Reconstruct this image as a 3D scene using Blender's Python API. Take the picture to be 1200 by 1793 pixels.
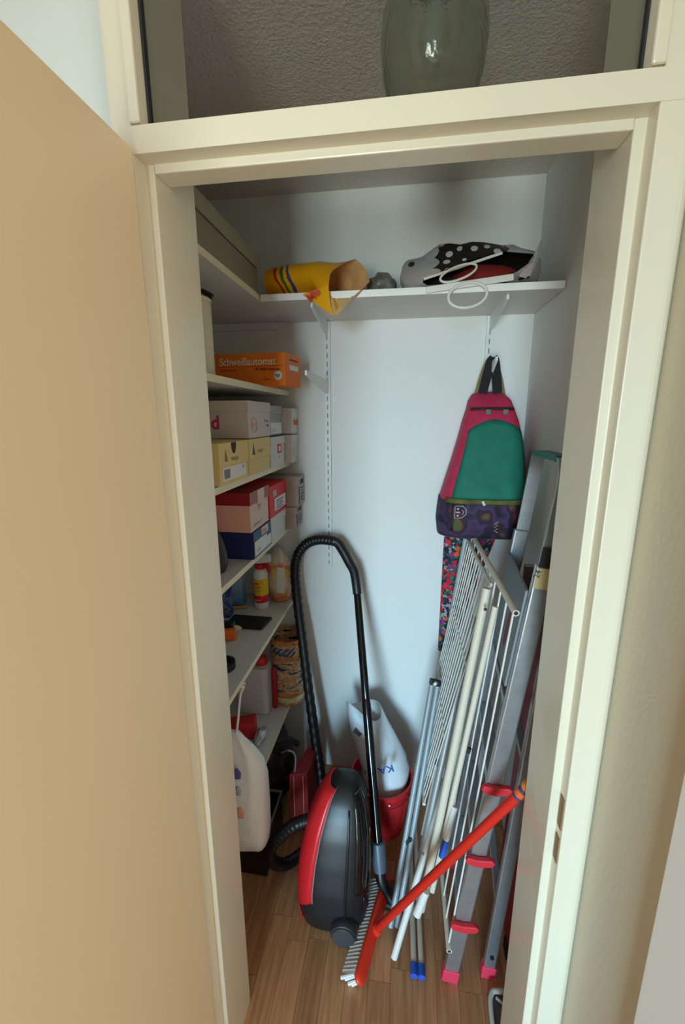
import bpy, bmesh, math, random
from mathutils import Vector, Matrix, noise

for o in list(bpy.data.objects): bpy.data.objects.remove(o)
scene = bpy.context.scene
COL = scene.collection
random.seed(7)

# ------------------------------------------------------------------ camera
EYE = Vector((0.0, 0.0, 1.63))
FPX = 742.06
ROWS = ((0.98919, 0.00320, 0.14650), (0.02870, 0.97619, -0.21510), (-0.14371, 0.21689, 0.96556))
right = Vector((ROWS[0][0], ROWS[0][2], -ROWS[0][1])).normalized()
up = -Vector((ROWS[1][0], ROWS[1][2], -ROWS[1][1]))
up = (up - right * up.dot(right)).normalized()
back = right.cross(up)
cam_d = bpy.data.cameras.new('camera'); cam = bpy.data.objects.new('camera', cam_d); COL.objects.link(cam)
cam_d.sensor_fit = 'VERTICAL'; cam_d.sensor_height = 24.0; cam_d.sensor_width = 16.06
cam_d.lens = 24.0 * FPX / 1793.0
cam_d.clip_start = 0.02; cam_d.clip_end = 60
cam.matrix_world = Matrix.Translation(EYE) @ Matrix((right, up, back)).transposed().to_4x4()
scene.camera = cam

# ------------------------------------------------------------------ light
wd = bpy.data.worlds.new('world'); scene.world = wd; wd.use_nodes = True
wd.node_tree.nodes['Background'].inputs[0].default_value = (1.0, 0.90, 0.76, 1)
wd.node_tree.nodes['Background'].inputs[1].default_value = 0.62
# daylight: bright sky far outside, coming in through the balcony door opening in the wall behind the viewer
ld = bpy.data.lights.new('sky_outside', 'AREA'); ld.shape = 'RECTANGLE'
ld.size = 5.3; ld.size_y = 4.2; ld.energy = 4700; ld.color = (0.43, 0.76, 1.0)
lo = bpy.data.objects.new('sky_outside', ld); COL.objects.link(lo)
lo.location = (-1.85, -14.0, 3.2)
lo.rotation_euler = (math.radians(90), 0, 0)
gd = bpy.data.lights.new('garden_outside', 'AREA'); gd.shape = 'RECTANGLE'
gd.size = 5.3; gd.size_y = 4.0; gd.energy = 1750; gd.color = (0.93, 1.0, 0.90)
go = bpy.data.objects.new('garden_outside', gd); COL.objects.link(go)
go.location = (-1.85, -14.0, -0.95); go.rotation_euler = (math.radians(90), 0, 0)
sd = bpy.data.lights.new('side_fill_light', 'AREA'); sd.shape = 'RECTANGLE'  # added warm fill from the right, brightens the door leaf and left jamb
sd.size = 1.0; sd.size_y = 1.6; sd.energy = 18; sd.color = (1.0, 0.84, 0.64)
so = bpy.data.objects.new('side_fill_light', sd); COL.objects.link(so)
so.location = (1.75, -.75, 1.35); so.rotation_euler = (Vector((-.4, .5, 1.1)) - so.location).to_track_quat('-Z', 'Y').to_euler()
vs = scene.view_settings
vs.view_transform = 'Standard'; vs.look = 'None'; vs.gamma = 1.0; vs.use_curve_mapping = False
vs.exposure = -0.08

def at(px, py, y):
    """point at depth y (metres into the closet) on the sight line of a photo pixel"""
    c = ((px - 600) / FPX, (py - 896.5) / FPX, 1.0)
    w = [sum(ROWS[k][i] * c[k] for k in range(3)) for i in range(3)]
    d = Vector((w[0], w[2], -w[1]))
    return EYE + d * (y / d.y)

# ------------------------------------------------------------------ materials
def lin(v): v /= 255.0; return v / 12.92 if v <= 0.04045 else ((v + 0.055) / 1.055) ** 2.4
def rgb(c): return (lin(c[0]), lin(c[1]), lin(c[2]), 1)
MATS = {}
def mat(name, c, rough=0.6, metal=0.0, var=0.0, scale=20, bump=0.0, bscale=80, spec=0.5, trans=0.0, coat=0.0):
    if name in MATS: return MATS[name]
    m = bpy.data.materials.new(name); m.use_nodes = True; nt = m.node_tree
    b = nt.nodes['Principled BSDF']
    b.inputs['Base Color'].default_value = rgb(c); b.inputs['Roughness'].default_value = rough
    b.inputs['Metallic'].default_value = metal; b.inputs['Specular IOR Level'].default_value = spec
    b.inputs['Coat Weight'].default_value = coat
    if trans: b.inputs['Transmission Weight'].default_value = trans
    if var or bump:
        tc = nt.nodes.new('ShaderNodeTexCoord')
    if var:
        n = nt.nodes.new('ShaderNodeTexNoise'); n.inputs['Scale'].default_value = scale; n.inputs['Detail'].default_value = 5
        nt.links.new(tc.outputs['Object'], n.inputs['Vector'])
        r = nt.nodes.new('ShaderNodeValToRGB')
        lo_ = tuple(max(0, x * (1 - var)) for x in rgb(c)[:3]) + (1,); hi_ = tuple(min(1, x * (1 + var)) for x in rgb(c)[:3]) + (1,)
        r.color_ramp.elements[0].color = lo_; r.color_ramp.elements[1].color = hi_
        r.color_ramp.elements[0].position = .3; r.color_ramp.elements[1].position = .7
        nt.links.new(n.outputs['Fac'], r.inputs['Fac']); nt.links.new(r.outputs['Color'], b.inputs['Base Color'])
    if bump:
        n2 = nt.nodes.new('ShaderNodeTexNoise'); n2.inputs['Scale'].default_value = bscale; n2.inputs['Detail'].default_value = 3
        nt.links.new(tc.outputs['Object'], n2.inputs['Vector'])
        bp = nt.nodes.new('ShaderNodeBump'); bp.inputs['Strength'].default_value = bump; bp.inputs['Distance'].default_value = 0.01
        nt.links.new(n2.outputs['Fac'], bp.inputs['Height']); nt.links.new(bp.outputs['Normal'], b.inputs['Normal'])
    MATS[name] = m
    return m

def ramp_mat(name, build, rough=0.6, spec=0.4, bump=None):
    """material whose colour comes from build(nt, tc) -> socket"""
    if name in MATS: return MATS[name]
    m = bpy.data.materials.new(name); m.use_nodes = True; nt = m.node_tree
    b = nt.nodes['Principled BSDF']; b.inputs['Roughness'].default_value = rough; b.inputs['Specular IOR Level'].default_value = spec
    tc = nt.nodes.new('ShaderNodeTexCoord')
    nt.links.new(build(nt, tc), b.inputs['Base Color'])
    if bump:
        n2 = nt.nodes.new('ShaderNodeTexNoise'); n2.inputs['Scale'].default_value = bump[1]
        nt.links.new(tc.outputs['Object'], n2.inputs['Vector'])
        bp = nt.nodes.new('ShaderNodeBump'); bp.inputs['Strength'].default_value = bump[0]; bp.inputs['Distance'].default_value = 0.01
        nt.links.new(n2.outputs['Fac'], bp.inputs['Height']); nt.links.new(bp.outputs['Normal'], b.inputs['Normal'])
    MATS[name] = m
    return m

def node(nt, t, **kw):
    n = nt.nodes.new(t)
    for k, v in kw.items():
        if k in n.inputs.keys(): n.inputs[k].default_value = v
        else: setattr(n, k, v)
    return n
def cramp(nt, fac, stops, interp='LINEAR'):
    r = nt.nodes.new('ShaderNodeValToRGB'); r.color_ramp.interpolation = interp
    els = r.color_ramp.elements
    while len(els) < len(stops): els.new(0.5)
    for e, (p, c) in zip(els, stops): e.position = p; e.color = rgb(c)
    nt.links.new(fac, r.inputs['Fac']); return r.outputs['Color']

def thin_glass(name, tint=(235, 240, 238), ior=1.45, rough=0.02):
    if name in MATS: return MATS[name]
    m = bpy.data.materials.new(name); m.use_nodes = True; nt = m.node_tree
    for n in list(nt.nodes):
        if n.type != 'OUTPUT_MATERIAL': nt.nodes.remove(n)
    out = [n for n in nt.nodes if n.type == 'OUTPUT_MATERIAL'][0]
    t = nt.nodes.new('ShaderNodeBsdfTransparent'); t.inputs[0].default_value = rgb(tint)
    g = nt.nodes.new('ShaderNodeBsdfGlossy'); g.inputs['Roughness'].default_value = rough
    f = nt.nodes.new('ShaderNodeFresnel'); f.inputs['IOR'].default_value = ior
    mx = nt.nodes.new('ShaderNodeMixShader')
    nt.links.new(f.outputs[0], mx.inputs[0]); nt.links.new(t.outputs[0], mx.inputs[1]); nt.links.new(g.outputs[0], mx.inputs[2])
    nt.links.new(mx.outputs[0], out.inputs['Surface'])
    MATS[name] = m
    return m

WALL = mat('white_wall_paint', (226, 228, 226), .85, bump=.12, bscale=160)
HALLWALL = mat('hall_wall_paint', (205, 196, 176), .8, bump=.06, bscale=90)
HALLWHITE = mat('hall_mint_wall', (202, 210, 206), .8)
CEIL = mat('rough_ceiling_plaster', (226, 220, 214), .95, bump=.7, bscale=130)
CREAM = mat('cream_lacquer', (222, 215, 194), .32, coat=.15, bump=.02, bscale=30)
DOORC = mat('cream_door_leaf', (232, 212, 178), .42, bump=.015, bscale=25)
WHITE = mat('white_lacquer', (242, 241, 238), .4)
EDGE = mat('cream_edge_band', (226, 216, 184), .5)
SHELF = mat('white_shelf_laminate', (214, 212, 206), .45)
METALW = mat('white_powder_coat', (222, 226, 226), .4)
DARK = mat('dark_slot', (40, 42, 44), .8)
BLACKP = mat('black_plastic', (22, 22, 24), .35)
BLACKM = mat('black_rubber', (20, 20, 21), .6)
GREYP = mat('dark_grey_plastic', (27, 27, 29), .40)
RED = mat('red_plastic', (214, 34, 40), .35)
REDB = mat('red_bucket', (205, 36, 44), .42)
ORANGERED = mat('orange_red_plastic', (226, 52, 28), .4)
ALU = mat('aluminium', (180, 182, 186), .38, metal=.85, var=.08, scale=35, bump=.02)
ALUF = mat('anodised_frame', (160, 170, 174), .5, metal=.25)
RACK = mat('rack_white_coating', (224, 222, 214), .45)
RACKC = mat('rack_cream_tube', (214, 205, 186), .5)
BLUE = mat('blue_cap', (34, 88, 196), .45)
PINKPAD = mat('red_rubber_foot', (222, 52, 84), .6)
STEPRED = mat('red_step_cap', (212, 38, 52), .55)
TEALP = mat('teal_grip', (28, 120, 116), .5)
PAPER = mat('white_label_paper', (224, 224, 222), .8)
INK = mat('print_ink', (60, 62, 70), .8)

# ------------------------------------------------------------------ mesh helpers
class MB:
    def __init__(s): s.v = []; s.f = []
    def add(s, vs, fs):
        k = len(s.v); s.v += [Vector(p) for p in vs]; s.f += [tuple(i + k for i in f) for f in fs]; return s
    def box(s, lo, hi):
        x0, y0, z0 = lo; x1, y1, z1 = hi
        return s.add([(x0,y0,z0),(x1,y0,z0),(x1,y1,z0),(x0,y1,z0),(x0,y0,z1),(x1,y0,z1),(x1,y1,z1),(x0,y1,z1)],
                     [(0,3,2,1),(4,5,6,7),(0,1,5,4),(1,2,6,5),(2,3,7,6),(3,0,4,7)])
    def bar(s, p, q, u, hw, hh):
        """box beam from p to q; u = rough width direction, half width hw along u, half height hh across"""
        p = Vector(p); q = Vector(q); d = (q - p).normalized(); u = Vector(u); u = (u - d * u.dot(d)).normalized(); w = d.cross(u)
        c = [(-1,-1),(1,-1),(1,1),(-1,1)]
        vs = [p + u*hw*a + w*hh*b for a, b in c] + [q + u*hw*a + w*hh*b for a, b in c]
        return s.add(vs, [(0,3,2,1),(4,5,6,7),(0,1,5,4),(1,2,6,5),(2,3,7,6),(3,0,4,7)])
    def tube(s, pts, r, n=10, cap=True, closed=False, open_end=False):
        pts = [Vector(p) for p in pts]; N = len(pts)
        rs = r if isinstance(r, (list, tuple)) else [r] * N
        prev = None; rings = []
        for i, p in enumerate(pts):
            if closed: t = pts[(i+1) % N] - pts[i-1]
            else: t = pts[min(i+1, N-1)] - pts[max(i-1, 0)]
            t.normalize()
            if prev is None:
                a = Vector((0,0,1)) if abs(t.z) < .9 else Vector((1,0,0))
                u = (a - t * a.dot(t)).normalized()
            else:
                u = (prev - t * prev.dot(t)).normalized()
            prev = u; w = t.cross(u)
            rings.append([p + (u*math.cos(2*math.pi*k/n) + w*math.sin(2*math.pi*k/n)) * rs[i] for k in range(n)])
        return s.rings(rings, cap, closed)
    def rings(s, rings, cap=True, closed=False, wrap=True):
        n = len(rings[0]); N = len(rings); vs = [p for r in rings for p in r]; fs = []
        for i in range(N if closed else N-1):
            j = (i+1) % N
            for k in range(n if wrap else n-1):
                l = (k+1) % n
                fs.append((i*n+k, i*n+l, j*n+l, j*n+k))
        if cap and not closed:
            fs.append(tuple(reversed(range(n)))); fs.append(tuple((N-1)*n + k for k in range(n)))
        return s.add(vs, fs)
    def lathe(s, prof, c, n=28, axis='z', cap=True):
        c = Vector(c); rings = []
        for r, h in prof:
            ring = []
            for k in range(n):
                a = 2*math.pi*k/n
                if axis == 'z': ring.append(c + Vector((r*math.cos(a), r*math.sin(a), h)))
                elif axis == 'y': ring.append(c + Vector((r*math.cos(a), h, r*math.sin(a))))
                else: ring.append(c + Vector((h, r*math.cos(a), r*math.sin(a))))
            rings.append(ring)
        return s.rings(rings, cap)
    def prism(s, poly, d):
        n = len(poly); d = Vector(d); vs = [Vector(p) for p in poly] + [Vector(p) + d for p in poly]
        return s.add(vs, [tuple(reversed(range(n))), tuple(range(n, 2*n))] + [(i, (i+1) % n, n+(i+1) % n, n+i) for i in range(n)])
    def build(s, name, m, parent=None, smooth=False, bevel=0, seg=2, fix=True):
        off = Vector((0, 0, 0)); q = parent
        while q is not None: off += q.location; q = q.parent
        me = bpy.data.meshes.new(name); me.from_pydata([tuple(p - off) for p in s.v], [], s.f)
        if fix:
            bm = bmesh.new(); bm.from_mesh(me); bmesh.ops.recalc_face_normals(bm, faces=bm.faces[:]); bm.to_mesh(me); bm.free()
        me.materials.append(m)
        o = bpy.data.objects.new(name, me); COL.objects.link(o); o.parent = parent
        if smooth:
            for p in me.polygons: p.use_smooth = True
            me.set_sharp_from_angle(angle=math.radians(40)) if smooth != 'all' else None
        if bevel:
            b = o.modifiers.new('bevel', 'BEVEL'); b.width = bevel; b.segments = seg; b.limit_method = 'ANGLE'
        return o
def BX(lo, hi): return MB().box(lo, hi)
def tag(o, label, cat, group=None, kind=None):
    o['label'] = label
    if cat: o['category'] = cat
    if group: o['group'] = group
    if kind: o['kind'] = kind
    return o
def thing(name, label, cat, loc, group=None):
    o = bpy.data.objects.new(name, None); COL.objects.link(o); o.location = loc; o.empty_display_size = .05
    return tag(o, label, cat, group)
def struct(o): o['kind'] = 'structure'; return o
def solid(o, t, off=0):
    m = o.modifiers.new('solid', 'SOLIDIFY'); m.thickness = t; m.offset = off; return o
def sub(o, n=2):
    m = o.modifiers.new('sub', 'SUBSURF'); m.levels = n; m.render_levels = n; return o
def spline(pts, n=8):
    pts = [Vector(p) for p in pts]; out = []
    for i in range(len(pts)-1):
        p0 = pts[max(i-1,0)]; p1 = pts[i]; p2 = pts[i+1]; p3 = pts[min(i+2, len(pts)-1)]
        for k in range(n):
            t = k/n
            out.append(.5*((2*p1)+(p2-p0)*t+(2*p0-5*p1+4*p2-p3)*t*t+(3*p1-p0-3*p2+p3)*t**3))
    out.append(pts[-1]); return out
def lettering(txt, origin, rx, uy, size, m, parent, name='lettering', bold=0.0, squash=1.0):
    """flat print; origin = lower left corner, rx = reading direction, uy = up direction of the letters"""
    cu = bpy.data.curves.new(name, 'FONT'); cu.body = txt; cu.size = 1.0; cu.extrude = 0.0; cu.offset = bold
    t = bpy.data.objects.new(name, cu); COL.objects.link(t)
    dg = bpy.context.evaluated_depsgraph_get(); me = bpy.data.meshes.new_from_object(t.evaluated_get(dg))
    bpy.data.objects.remove(t)
    rx = Vector(rx).normalized(); uy = Vector(uy).normalized(); nz = rx.cross(uy)
    off = Vector((0,0,0)); q = parent
    while q is not None: off += q.location; q = q.parent
    for v in me.vertices:
        x, y, z = v.co; v.co = Vector(origin) + rx*x*size*squash + uy*y*size + nz*0.0006 - off
    me.materials.clear(); me.materials.append(m)
    me.name = name
    o = bpy.data.objects.new(name, me); COL.objects.link(o); o.parent = parent
    return o

# ================================================================== SETTING
XL, XR = -0.3955, 0.2835         # clear opening between the jambs
YB = 1.70                        # back wall
XW = 0.437                       # right closet wall
ZC = 2.42                        # closet ceiling
floor = struct(BX((-1.9, -3.6, -.08), (1.6, 1.8, -.003)).build('floor', mat('laminate_base', (196, 152, 106), .45)))
def plank_col(nt, tc):
    info = nt.nodes.new('ShaderNodeObjectInfo')
    mp = node(nt, 'ShaderNodeMapping'); mp.inputs['Scale'].default_value = (60, 4, 20)
    nt.links.new(tc.outputs['Object'], mp.inputs['Vector'])
    addv = node(nt, 'ShaderNodeVectorMath', operation='ADD'); nt.links.new(mp.outputs[0], addv.inputs[0])
    sc = node(nt, 'ShaderNodeMath', operation='MULTIPLY'); sc.inputs[1].default_value = 40; nt.links.new(info.outputs['Random'], sc.inputs[0])
    nt.links.new(sc.outputs[0], addv.inputs[1])
    n = node(nt, 'ShaderNodeTexNoise', Scale=1.6, Detail=6.0); nt.links.new(addv.outputs[0], n.inputs['Vector'])
    c1 = cramp(nt, n.outputs['Fac'], [(.3, (176, 126, 84)), (.7, (212, 164, 120))])
    c2 = cramp(nt, info.outputs['Random'], [(0, (222, 214, 208)), (1, (255, 250, 244))])
    mx = node(nt, 'ShaderNodeMixRGB', blend_type='MULTIPLY'); mx.inputs[0].default_value = 1
    nt.links.new(c1, mx.inputs[1]); nt.links.new(c2, mx.inputs[2]); return mx.outputs[0]
PLANK = ramp_mat('beech_laminate', plank_col, rough=.34, spec=.5)
PW = .066
plank_meshes = {}
ix = 0; x = -.66
while x < XW - .005:
    w = min(PW, XW - x)
    y = .30 - random.random() * .3
    while y < YB:
        L = random.choice((.36, .44, .52)); y1 = min(y + L, YB)
        if y1 - y > .02:
            key = (round(w, 4), round(y1 - y, 3))
            if key not in plank_meshes:
                p = BX((.0005, .0005, -.003), (w - .0005, y1 - y - .0005, 0)).build('plank', PLANK, None)
                plank_meshes[key] = p.data
            else:
                p = bpy.data.objects.new('plank', plank_meshes[key]); COL.objects.link(p)
            p.location = (x, y, 0); p.parent = floor
        y = y1
    x += PW
struct(BX((-1.0, YB, 0), (.56, YB + .1, ZC)).build('wall_back', WALL))
struct(BX((XW, .835, 0), (XW + .1, YB, ZC)).build('wall_right', WALL))
struct(BX((-.95, .835, 0), (-.85, YB, ZC)).build('wall_left', WALL))
struct(BX((-.95, .74, ZC), (.56, YB + .1, ZC + .08)).build('ceiling', CEIL))
fw = MB(); fw.box((-1.9, .69, 0), (-.4476, .835, 2.6)); fw.box((.352, .69, 0), (1.6, .835, 2.6)); fw.box((-.4476, .69, 2.40), (.352, .835, 2.6))
struct(fw.build('wall_front', HALLWHITE))
hw_ = MB(); hw_.box((.352, -3.6, 0), (.46, -.5, 2.6)); hw_.box((.352, .385, 0), (.46, .69, 2.6)); hw_.box((.352, -.5, 2.05), (.46, .385, 2.6))
struct(hw_.build('wall_hallway', HALLWALL))
rw = MB(); rw.box((-3.2, -3.7, 0), (-1.05, -3.6, 3.4)); rw.box((-.12, -3.7, 0), (.46, -3.6, 3.4)); rw.box((-1.05, -3.7, 2.02), (-.12, -3.6, 3.4))  # unseen wall shaped for the light: opening gates the sky, height stops spill
struct(rw.build('wall_rear', HALLWALL))
# casing of another door on the hallway wall (bright strip, lower right)
t2 = struct(bpy.data.objects.new('trim_2', None)); COL.objects.link(t2); t2.location = (.354, .43, 0)
BX((.336, .385, 0), (.354, .478, 2.08)).build('casing', WHITE, t2, bevel=.004)
BX((.336, .365, 0), (.462, .385, 2.05)).build('lining', WHITE, t2, bevel=.003)
BX((.336, .365, 2.05), (.354, -.5, 2.12)).build('head_casing', WHITE, t2)

# door frame -------------------------------------------------------
tr = struct(bpy.data.objects.new('trim_1', None)); COL.objects.link(tr); tr.location = (-.05, .70, 0)
def rounded(cx, cy, r, a0, a1, n=5): return [(cx + r*math.cos(math.radians(a0+(a1-a0)*i/n)), cy + r*math.sin(math.radians(a0+(a1-a0)*i/n))) for i in range(n+1)]
ZT = 2.40
pr = [(.299, .672), (.299, .70), (XR, .70), (XR, .833), (.352, .833), (.352, .690)] + [(p[0], p[1]) for p in rounded(.334, .690, .018, 0, -90)]
MB().prism([(a, b, 0) for a, b in pr], (0, 0, ZT)).build('jamb', CREAM, tr, bevel=.002)
pl = [(-.41, .672), (-.41, .70), (XL, .70), (XL, .833), (-.4476, .833), (-.4476, .690)] + [(p[0], p[1]) for p in rounded(-.436, .684, .012, 180, 270)]
MB().prism([(a, b, 0) for a, b in pl], (0, 0, ZT)).build('jamb', CREAM, tr, bevel=.002)
BX((-.436, .6712, 2.010), (.333, .6995, 2.046)).build('header', CREAM, tr)
BX((XL, .6995, 1.9975), (XR, .742, 2.0455)).build('header_stop', CREAM, tr, bevel=.002)
BX((XL, .672, 2.37), (XR, .742, 2.40)).build('top_rail', CREAM, tr, bevel=.002)
STRIKE = mat('worn_brass_strike', (140, 104, 66), .5, metal=.3)
s_ = BX((.2975, .678, .895), (.2992, .694, .96)).build('strike_plate', STRIKE, tr)
s_ = BX((.2975, .678, .82), (.2992, .694, .875)).build('strike_plate', STRIKE, tr)
# transom window
wn = struct(bpy.data.objects.new('window_1', None)); COL.objects.link(wn); wn.location = (-.05, .69, 2.045)
BX((-.4095, .666, 2.0475), (-.393, .698, 2.365)).build('sash_stile', CREAM, wn, bevel=.003)
BX((.2815, .666, 2.0475), (.2985, .698, 2.365)).build('sash_stile', CREAM, wn, bevel=.003)
BX((-.3925, .690, 2.0475), (-.3895, .700, 2.365)).build('gap_strip', DARK, wn)  # dark strips painted in for the shaded gap between sash and reveal
BX((.279, .690, 2.0475), (.2812, .700, 2.365)).build('gap_strip', DARK, wn)
BX((-.392, .693, 2.048), (.281, .697, 2.366)).build('pane', thin_glass('window_glass', (244, 246, 244), 1.25, .05), wn)
# open door leaf (hinged on the left jamb, swung towards the viewer)
dr = struct(bpy.data.objects.new('door_1', None)); COL.objects.link(dr); dr.location = (-.42, .30, 0)
BX((-.443, -.075, .006), (-.4035, .660, 2.012)).build('leaf', DOORC, dr, bevel=.003)
HNG = mat('hinge_steel', (170, 168, 160), .4, metal=.7)
for hz in (.25, 1.78):
    MB().tube([(-.449, .668, hz), (-.449, .668, hz+.09)], .007, 10).build('hinge', HNG, dr, smooth=True)
dh = MB(); dh.tube([(-.4035, -.01, 1.03), (-.36, -.01, 1.03), (-.35, .0, 1.03), (-.35, .10, 1.03)], .009, 10).build('handle', HNG, dr, smooth=True)

# ================================================================== SHELVING
SX = -.468
left_shelves = [(1.989, .84, 'topmost long shelf board on the left, grey lidded box on it'),
                (1.716, .84, 'left shelf board carrying the orange box and the cream canister'),
                (1.441, .84, 'left shelf board under the white and tan shoe boxes'),
                (1.176, .84, 'left shelf board under the pink, navy and red shoe boxes'),
                (.843, .84, 'left shelf board with the spray bottle and flat black case'),
                (.401, 1.17, 'lowest left shelf board holding the woven basket and jerrycan')]
for z, y0, lab in left_shelves:
    t = thing('shelf_board', lab, 'shelf', (-.66, 1.27, z), 'shelf boards along the left wall')
    BX((-.85, y0, z), (SX - .002, YB - .001, z + .018)).build('board', SHELF, t)
    BX((SX - .002, y0, z), (SX, YB - .001, z + .018)).build('edge_band', EDGE, t)
ZS = 1.987
t = thing('shelf_board', 'white shelf board across the back wall under the plastic bags', 'shelf', (-.02, 1.54, ZS))
BX((SX + .003, 1.391, ZS), (.434, YB - .001, ZS + .02)).build('board', SHELF, t)
BX((SX + .003, 1.389, ZS), (.434, 1.391, ZS + .02)).build('edge_band', WHITE, t)
tag(BX((-.80, 1.684, 1.963), (-.50, 1.699, 1.988)).build('shelf_batten', METALW), 'short white batten on the back wall under the top left shelf', 'batten')
def rail(x, z0, z1, lab):
    t = thing('shelf_rail', lab, 'rail', (x, YB - .012, z0), 'slotted wall rails')
    p = MB(); p.box((x-.012, YB-.003, z0), (x+.012, YB-.0005, z1)); p.box((x-.012, YB-.014, z0), (x-.0095, YB-.003, z1)); p.box((x+.0095, YB-.014, z0), (x+.012, YB-.003, z1))
    p.box((x-.0095, YB-.014, z0), (x-.0018, YB-.0115, z1)); p.box((x+.0018, YB-.014, z0), (x+.0095, YB-.0115, z1))
    b = p.build('channel', METALW, t)
    sl = MB(); z = z0 + .012; k = 0
    br = MB()
    while z < z1 - .02:
        sl.box((x-.0034, YB-.0108, z), (x+.0034, YB-.0100, z+.018))
        br.box((x-.0018, YB-.0138, z+.018), (x+.0018, YB-.0117, z+.032))
        z += .032; k += 1
    sl.build('slots', mat('slot_shadow', (112, 116, 116), .9), b); br.build('bridges', METALW, b)
rail(-.309, 1.01, 1.984, 'long slotted white rail on the back wall above the vacuum hose')
rail(.287, 1.30, 1.984, 'slotted white rail on the back wall behind the backpack')
def bracket(x, z, L, lab, h=.05, tilt=0):
    """steel bracket hooked in a rail, arm reaching L towards the viewer, underside tapering"""
    y1 = YB - .0145
    m = MB().prism([(x-.0035, y1, z), (x-.0035, y1-L, z+tilt), (x-.0035, y1-L, z-.014+tilt), (x-.0035, y1-.03, z-h), (x-.0035, y1, z-h)], (.007, 0, 0)).build('shelf_bracket', METALW)
    return tag(m, lab, 'bracket', 'white steel shelf brackets')
bracket(-.309, ZS-.0005, .26, 'white bracket holding up the left half of the back shelf')
bracket(.287, ZS-.0005, .26, 'white bracket holding up the right half of the back shelf')
bracket(-.309, 1.772, .36, 'empty white bracket sticking out beside the orange box', tilt=.0)
bracket(.287, 1.80, .16, 'white bracket that the backpack hangs from', tilt=.025)

# ================================================================== CEILING LAMP
LX, LY, LZ = .028, .92, 2.262
lamp = thing('ceiling_lamp', 'round bubbled glass globe ceiling lamp behind the window above the door', 'lamp', (LX, LY, ZC))
prof = [(.001, -.105), (.03, -.103), (.058, -.092), (.078, -.070), (.089, -.035), (.0935, .01), (.091, .045), (.082, .075), (.066, .098), (.05, .110)]
g = MB().lathe(prof, (LX, LY, LZ), 40, cap=False).build('glass_globe', mat('bubbled_glass', (222, 226, 214), .10, trans=.94, bump=.25, bscale=45), lamp, smooth='all')
solid(g, .003, -1)
MB().lathe([(.052, .106), (.054, .12), (.05, .158)], (LX, LY, LZ), 24).build('socket_cap', BLACKM, lamp, smooth=True)
bu = MB().lathe([(.001, -.02), (.018, -.014), (.028, .01), (.024, .04), (.013, .065), (.013, .106)], (LX, LY, LZ), 20).build('bulb', mat('frosted_bulb', (150, 148, 140), .5), lamp, smooth=True)

# ================================================================== TOP SHELVES
# long grey lidded box
t = thing('storage_box', 'long grey box with a lid on the topmost left shelf', 'box', (-.63, 1.14, 2.007))
GREYB = mat('grey_board', (136, 130, 112), .8, var=.05)
BX((-.80, .88, 2.007), (-.471, 1.386, 2.078)).build('body', GREYB, t, bevel=.002)
BX((-.803, .877, 2.081), (-.467, 1.389, 2.120)).build('lid', mat('grey_lid', (152, 146, 126), .8, var=.05), t, bevel=.002)
BX((-.799, .881, 2.077), (-.473, 1.385, 2.082)).build('seam', DARK, t)

# yellow plastic bag
def yellow(nt, tc):
    sp = node(nt, 'ShaderNodeSeparateXYZ'); nt.links.new(tc.outputs['Object'], sp.inputs[0])
    wv = node(nt, 'ShaderNodeTexNoise', Scale=14.0); nt.links.new(tc.outputs['Object'], wv.inputs['Vector'])
    sz = node(nt, 'ShaderNodeMath', operation='MULTIPLY_ADD'); sz.inputs[1].default_value = .35
    nt.links.new(sp.outputs['Z'], sz.inputs[0]); nt.links.new(sp.outputs['X'], sz.inputs[2])
    s2 = node(nt, 'ShaderNodeMath', operation='MULTIPLY_ADD'); s2.inputs[1].default_value = .03
    nt.links.new(wv.outputs['Fac'], s2.inputs[0]); nt.links.new(sz.outputs[0], s2.inputs[2])
    mr = node(nt, 'ShaderNodeMapRange'); mr.inputs[1].default_value = -.16; mr.inputs[2].default_value = .24
    nt.links.new(s2.outputs[0], mr.inputs[0])
    Y_ = (238, 170, 14)
    return cramp(nt, mr.outputs[0], [(0, Y_), (.250, (206, 40, 24)), (.272, Y_), (.30, (60, 112, 44)), (.325, Y_), (.352, (52, 70, 130)), (.378, Y_)], 'CONSTANT')
YEL = ramp_mat('yellow_bag_film', yellow, .35, bump=(.25, 26))
YELI = mat('bag_lining', (244, 196, 140), .5, var=.2, scale=18, bump=.3, bscale=25)
yb_root = thing('plastic_bag', 'yellow plastic carrier bag lying on the back shelf with its mouth open', 'bag', (-.33, 1.5, ZS+.02))
def ell(c, ax, ay, n=24, ph=0): c = Vector(c); ax = Vector(ax); ay = Vector(ay); return [c + ax*math.cos(2*math.pi*k/n+ph) + ay*math.sin(2*math.pi*k/n+ph) for k in range(n)]
def polyring(pts, n=24):
    pts = [Vector(p) for p in pts]; L = [ (pts[(i+1)%len(pts)]-pts[i]).length for i in range(len(pts))]; T = sum(L); out = []
    for k in range(n):
        d = T*k/n; i = 0
        while d > L[i]: d -= L[i]; i += 1
        out.append(pts[i].lerp(pts[(i+1)%len(pts)], d/L[i]))
    return out
n = 24
def ring_from(pts): return pts
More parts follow.
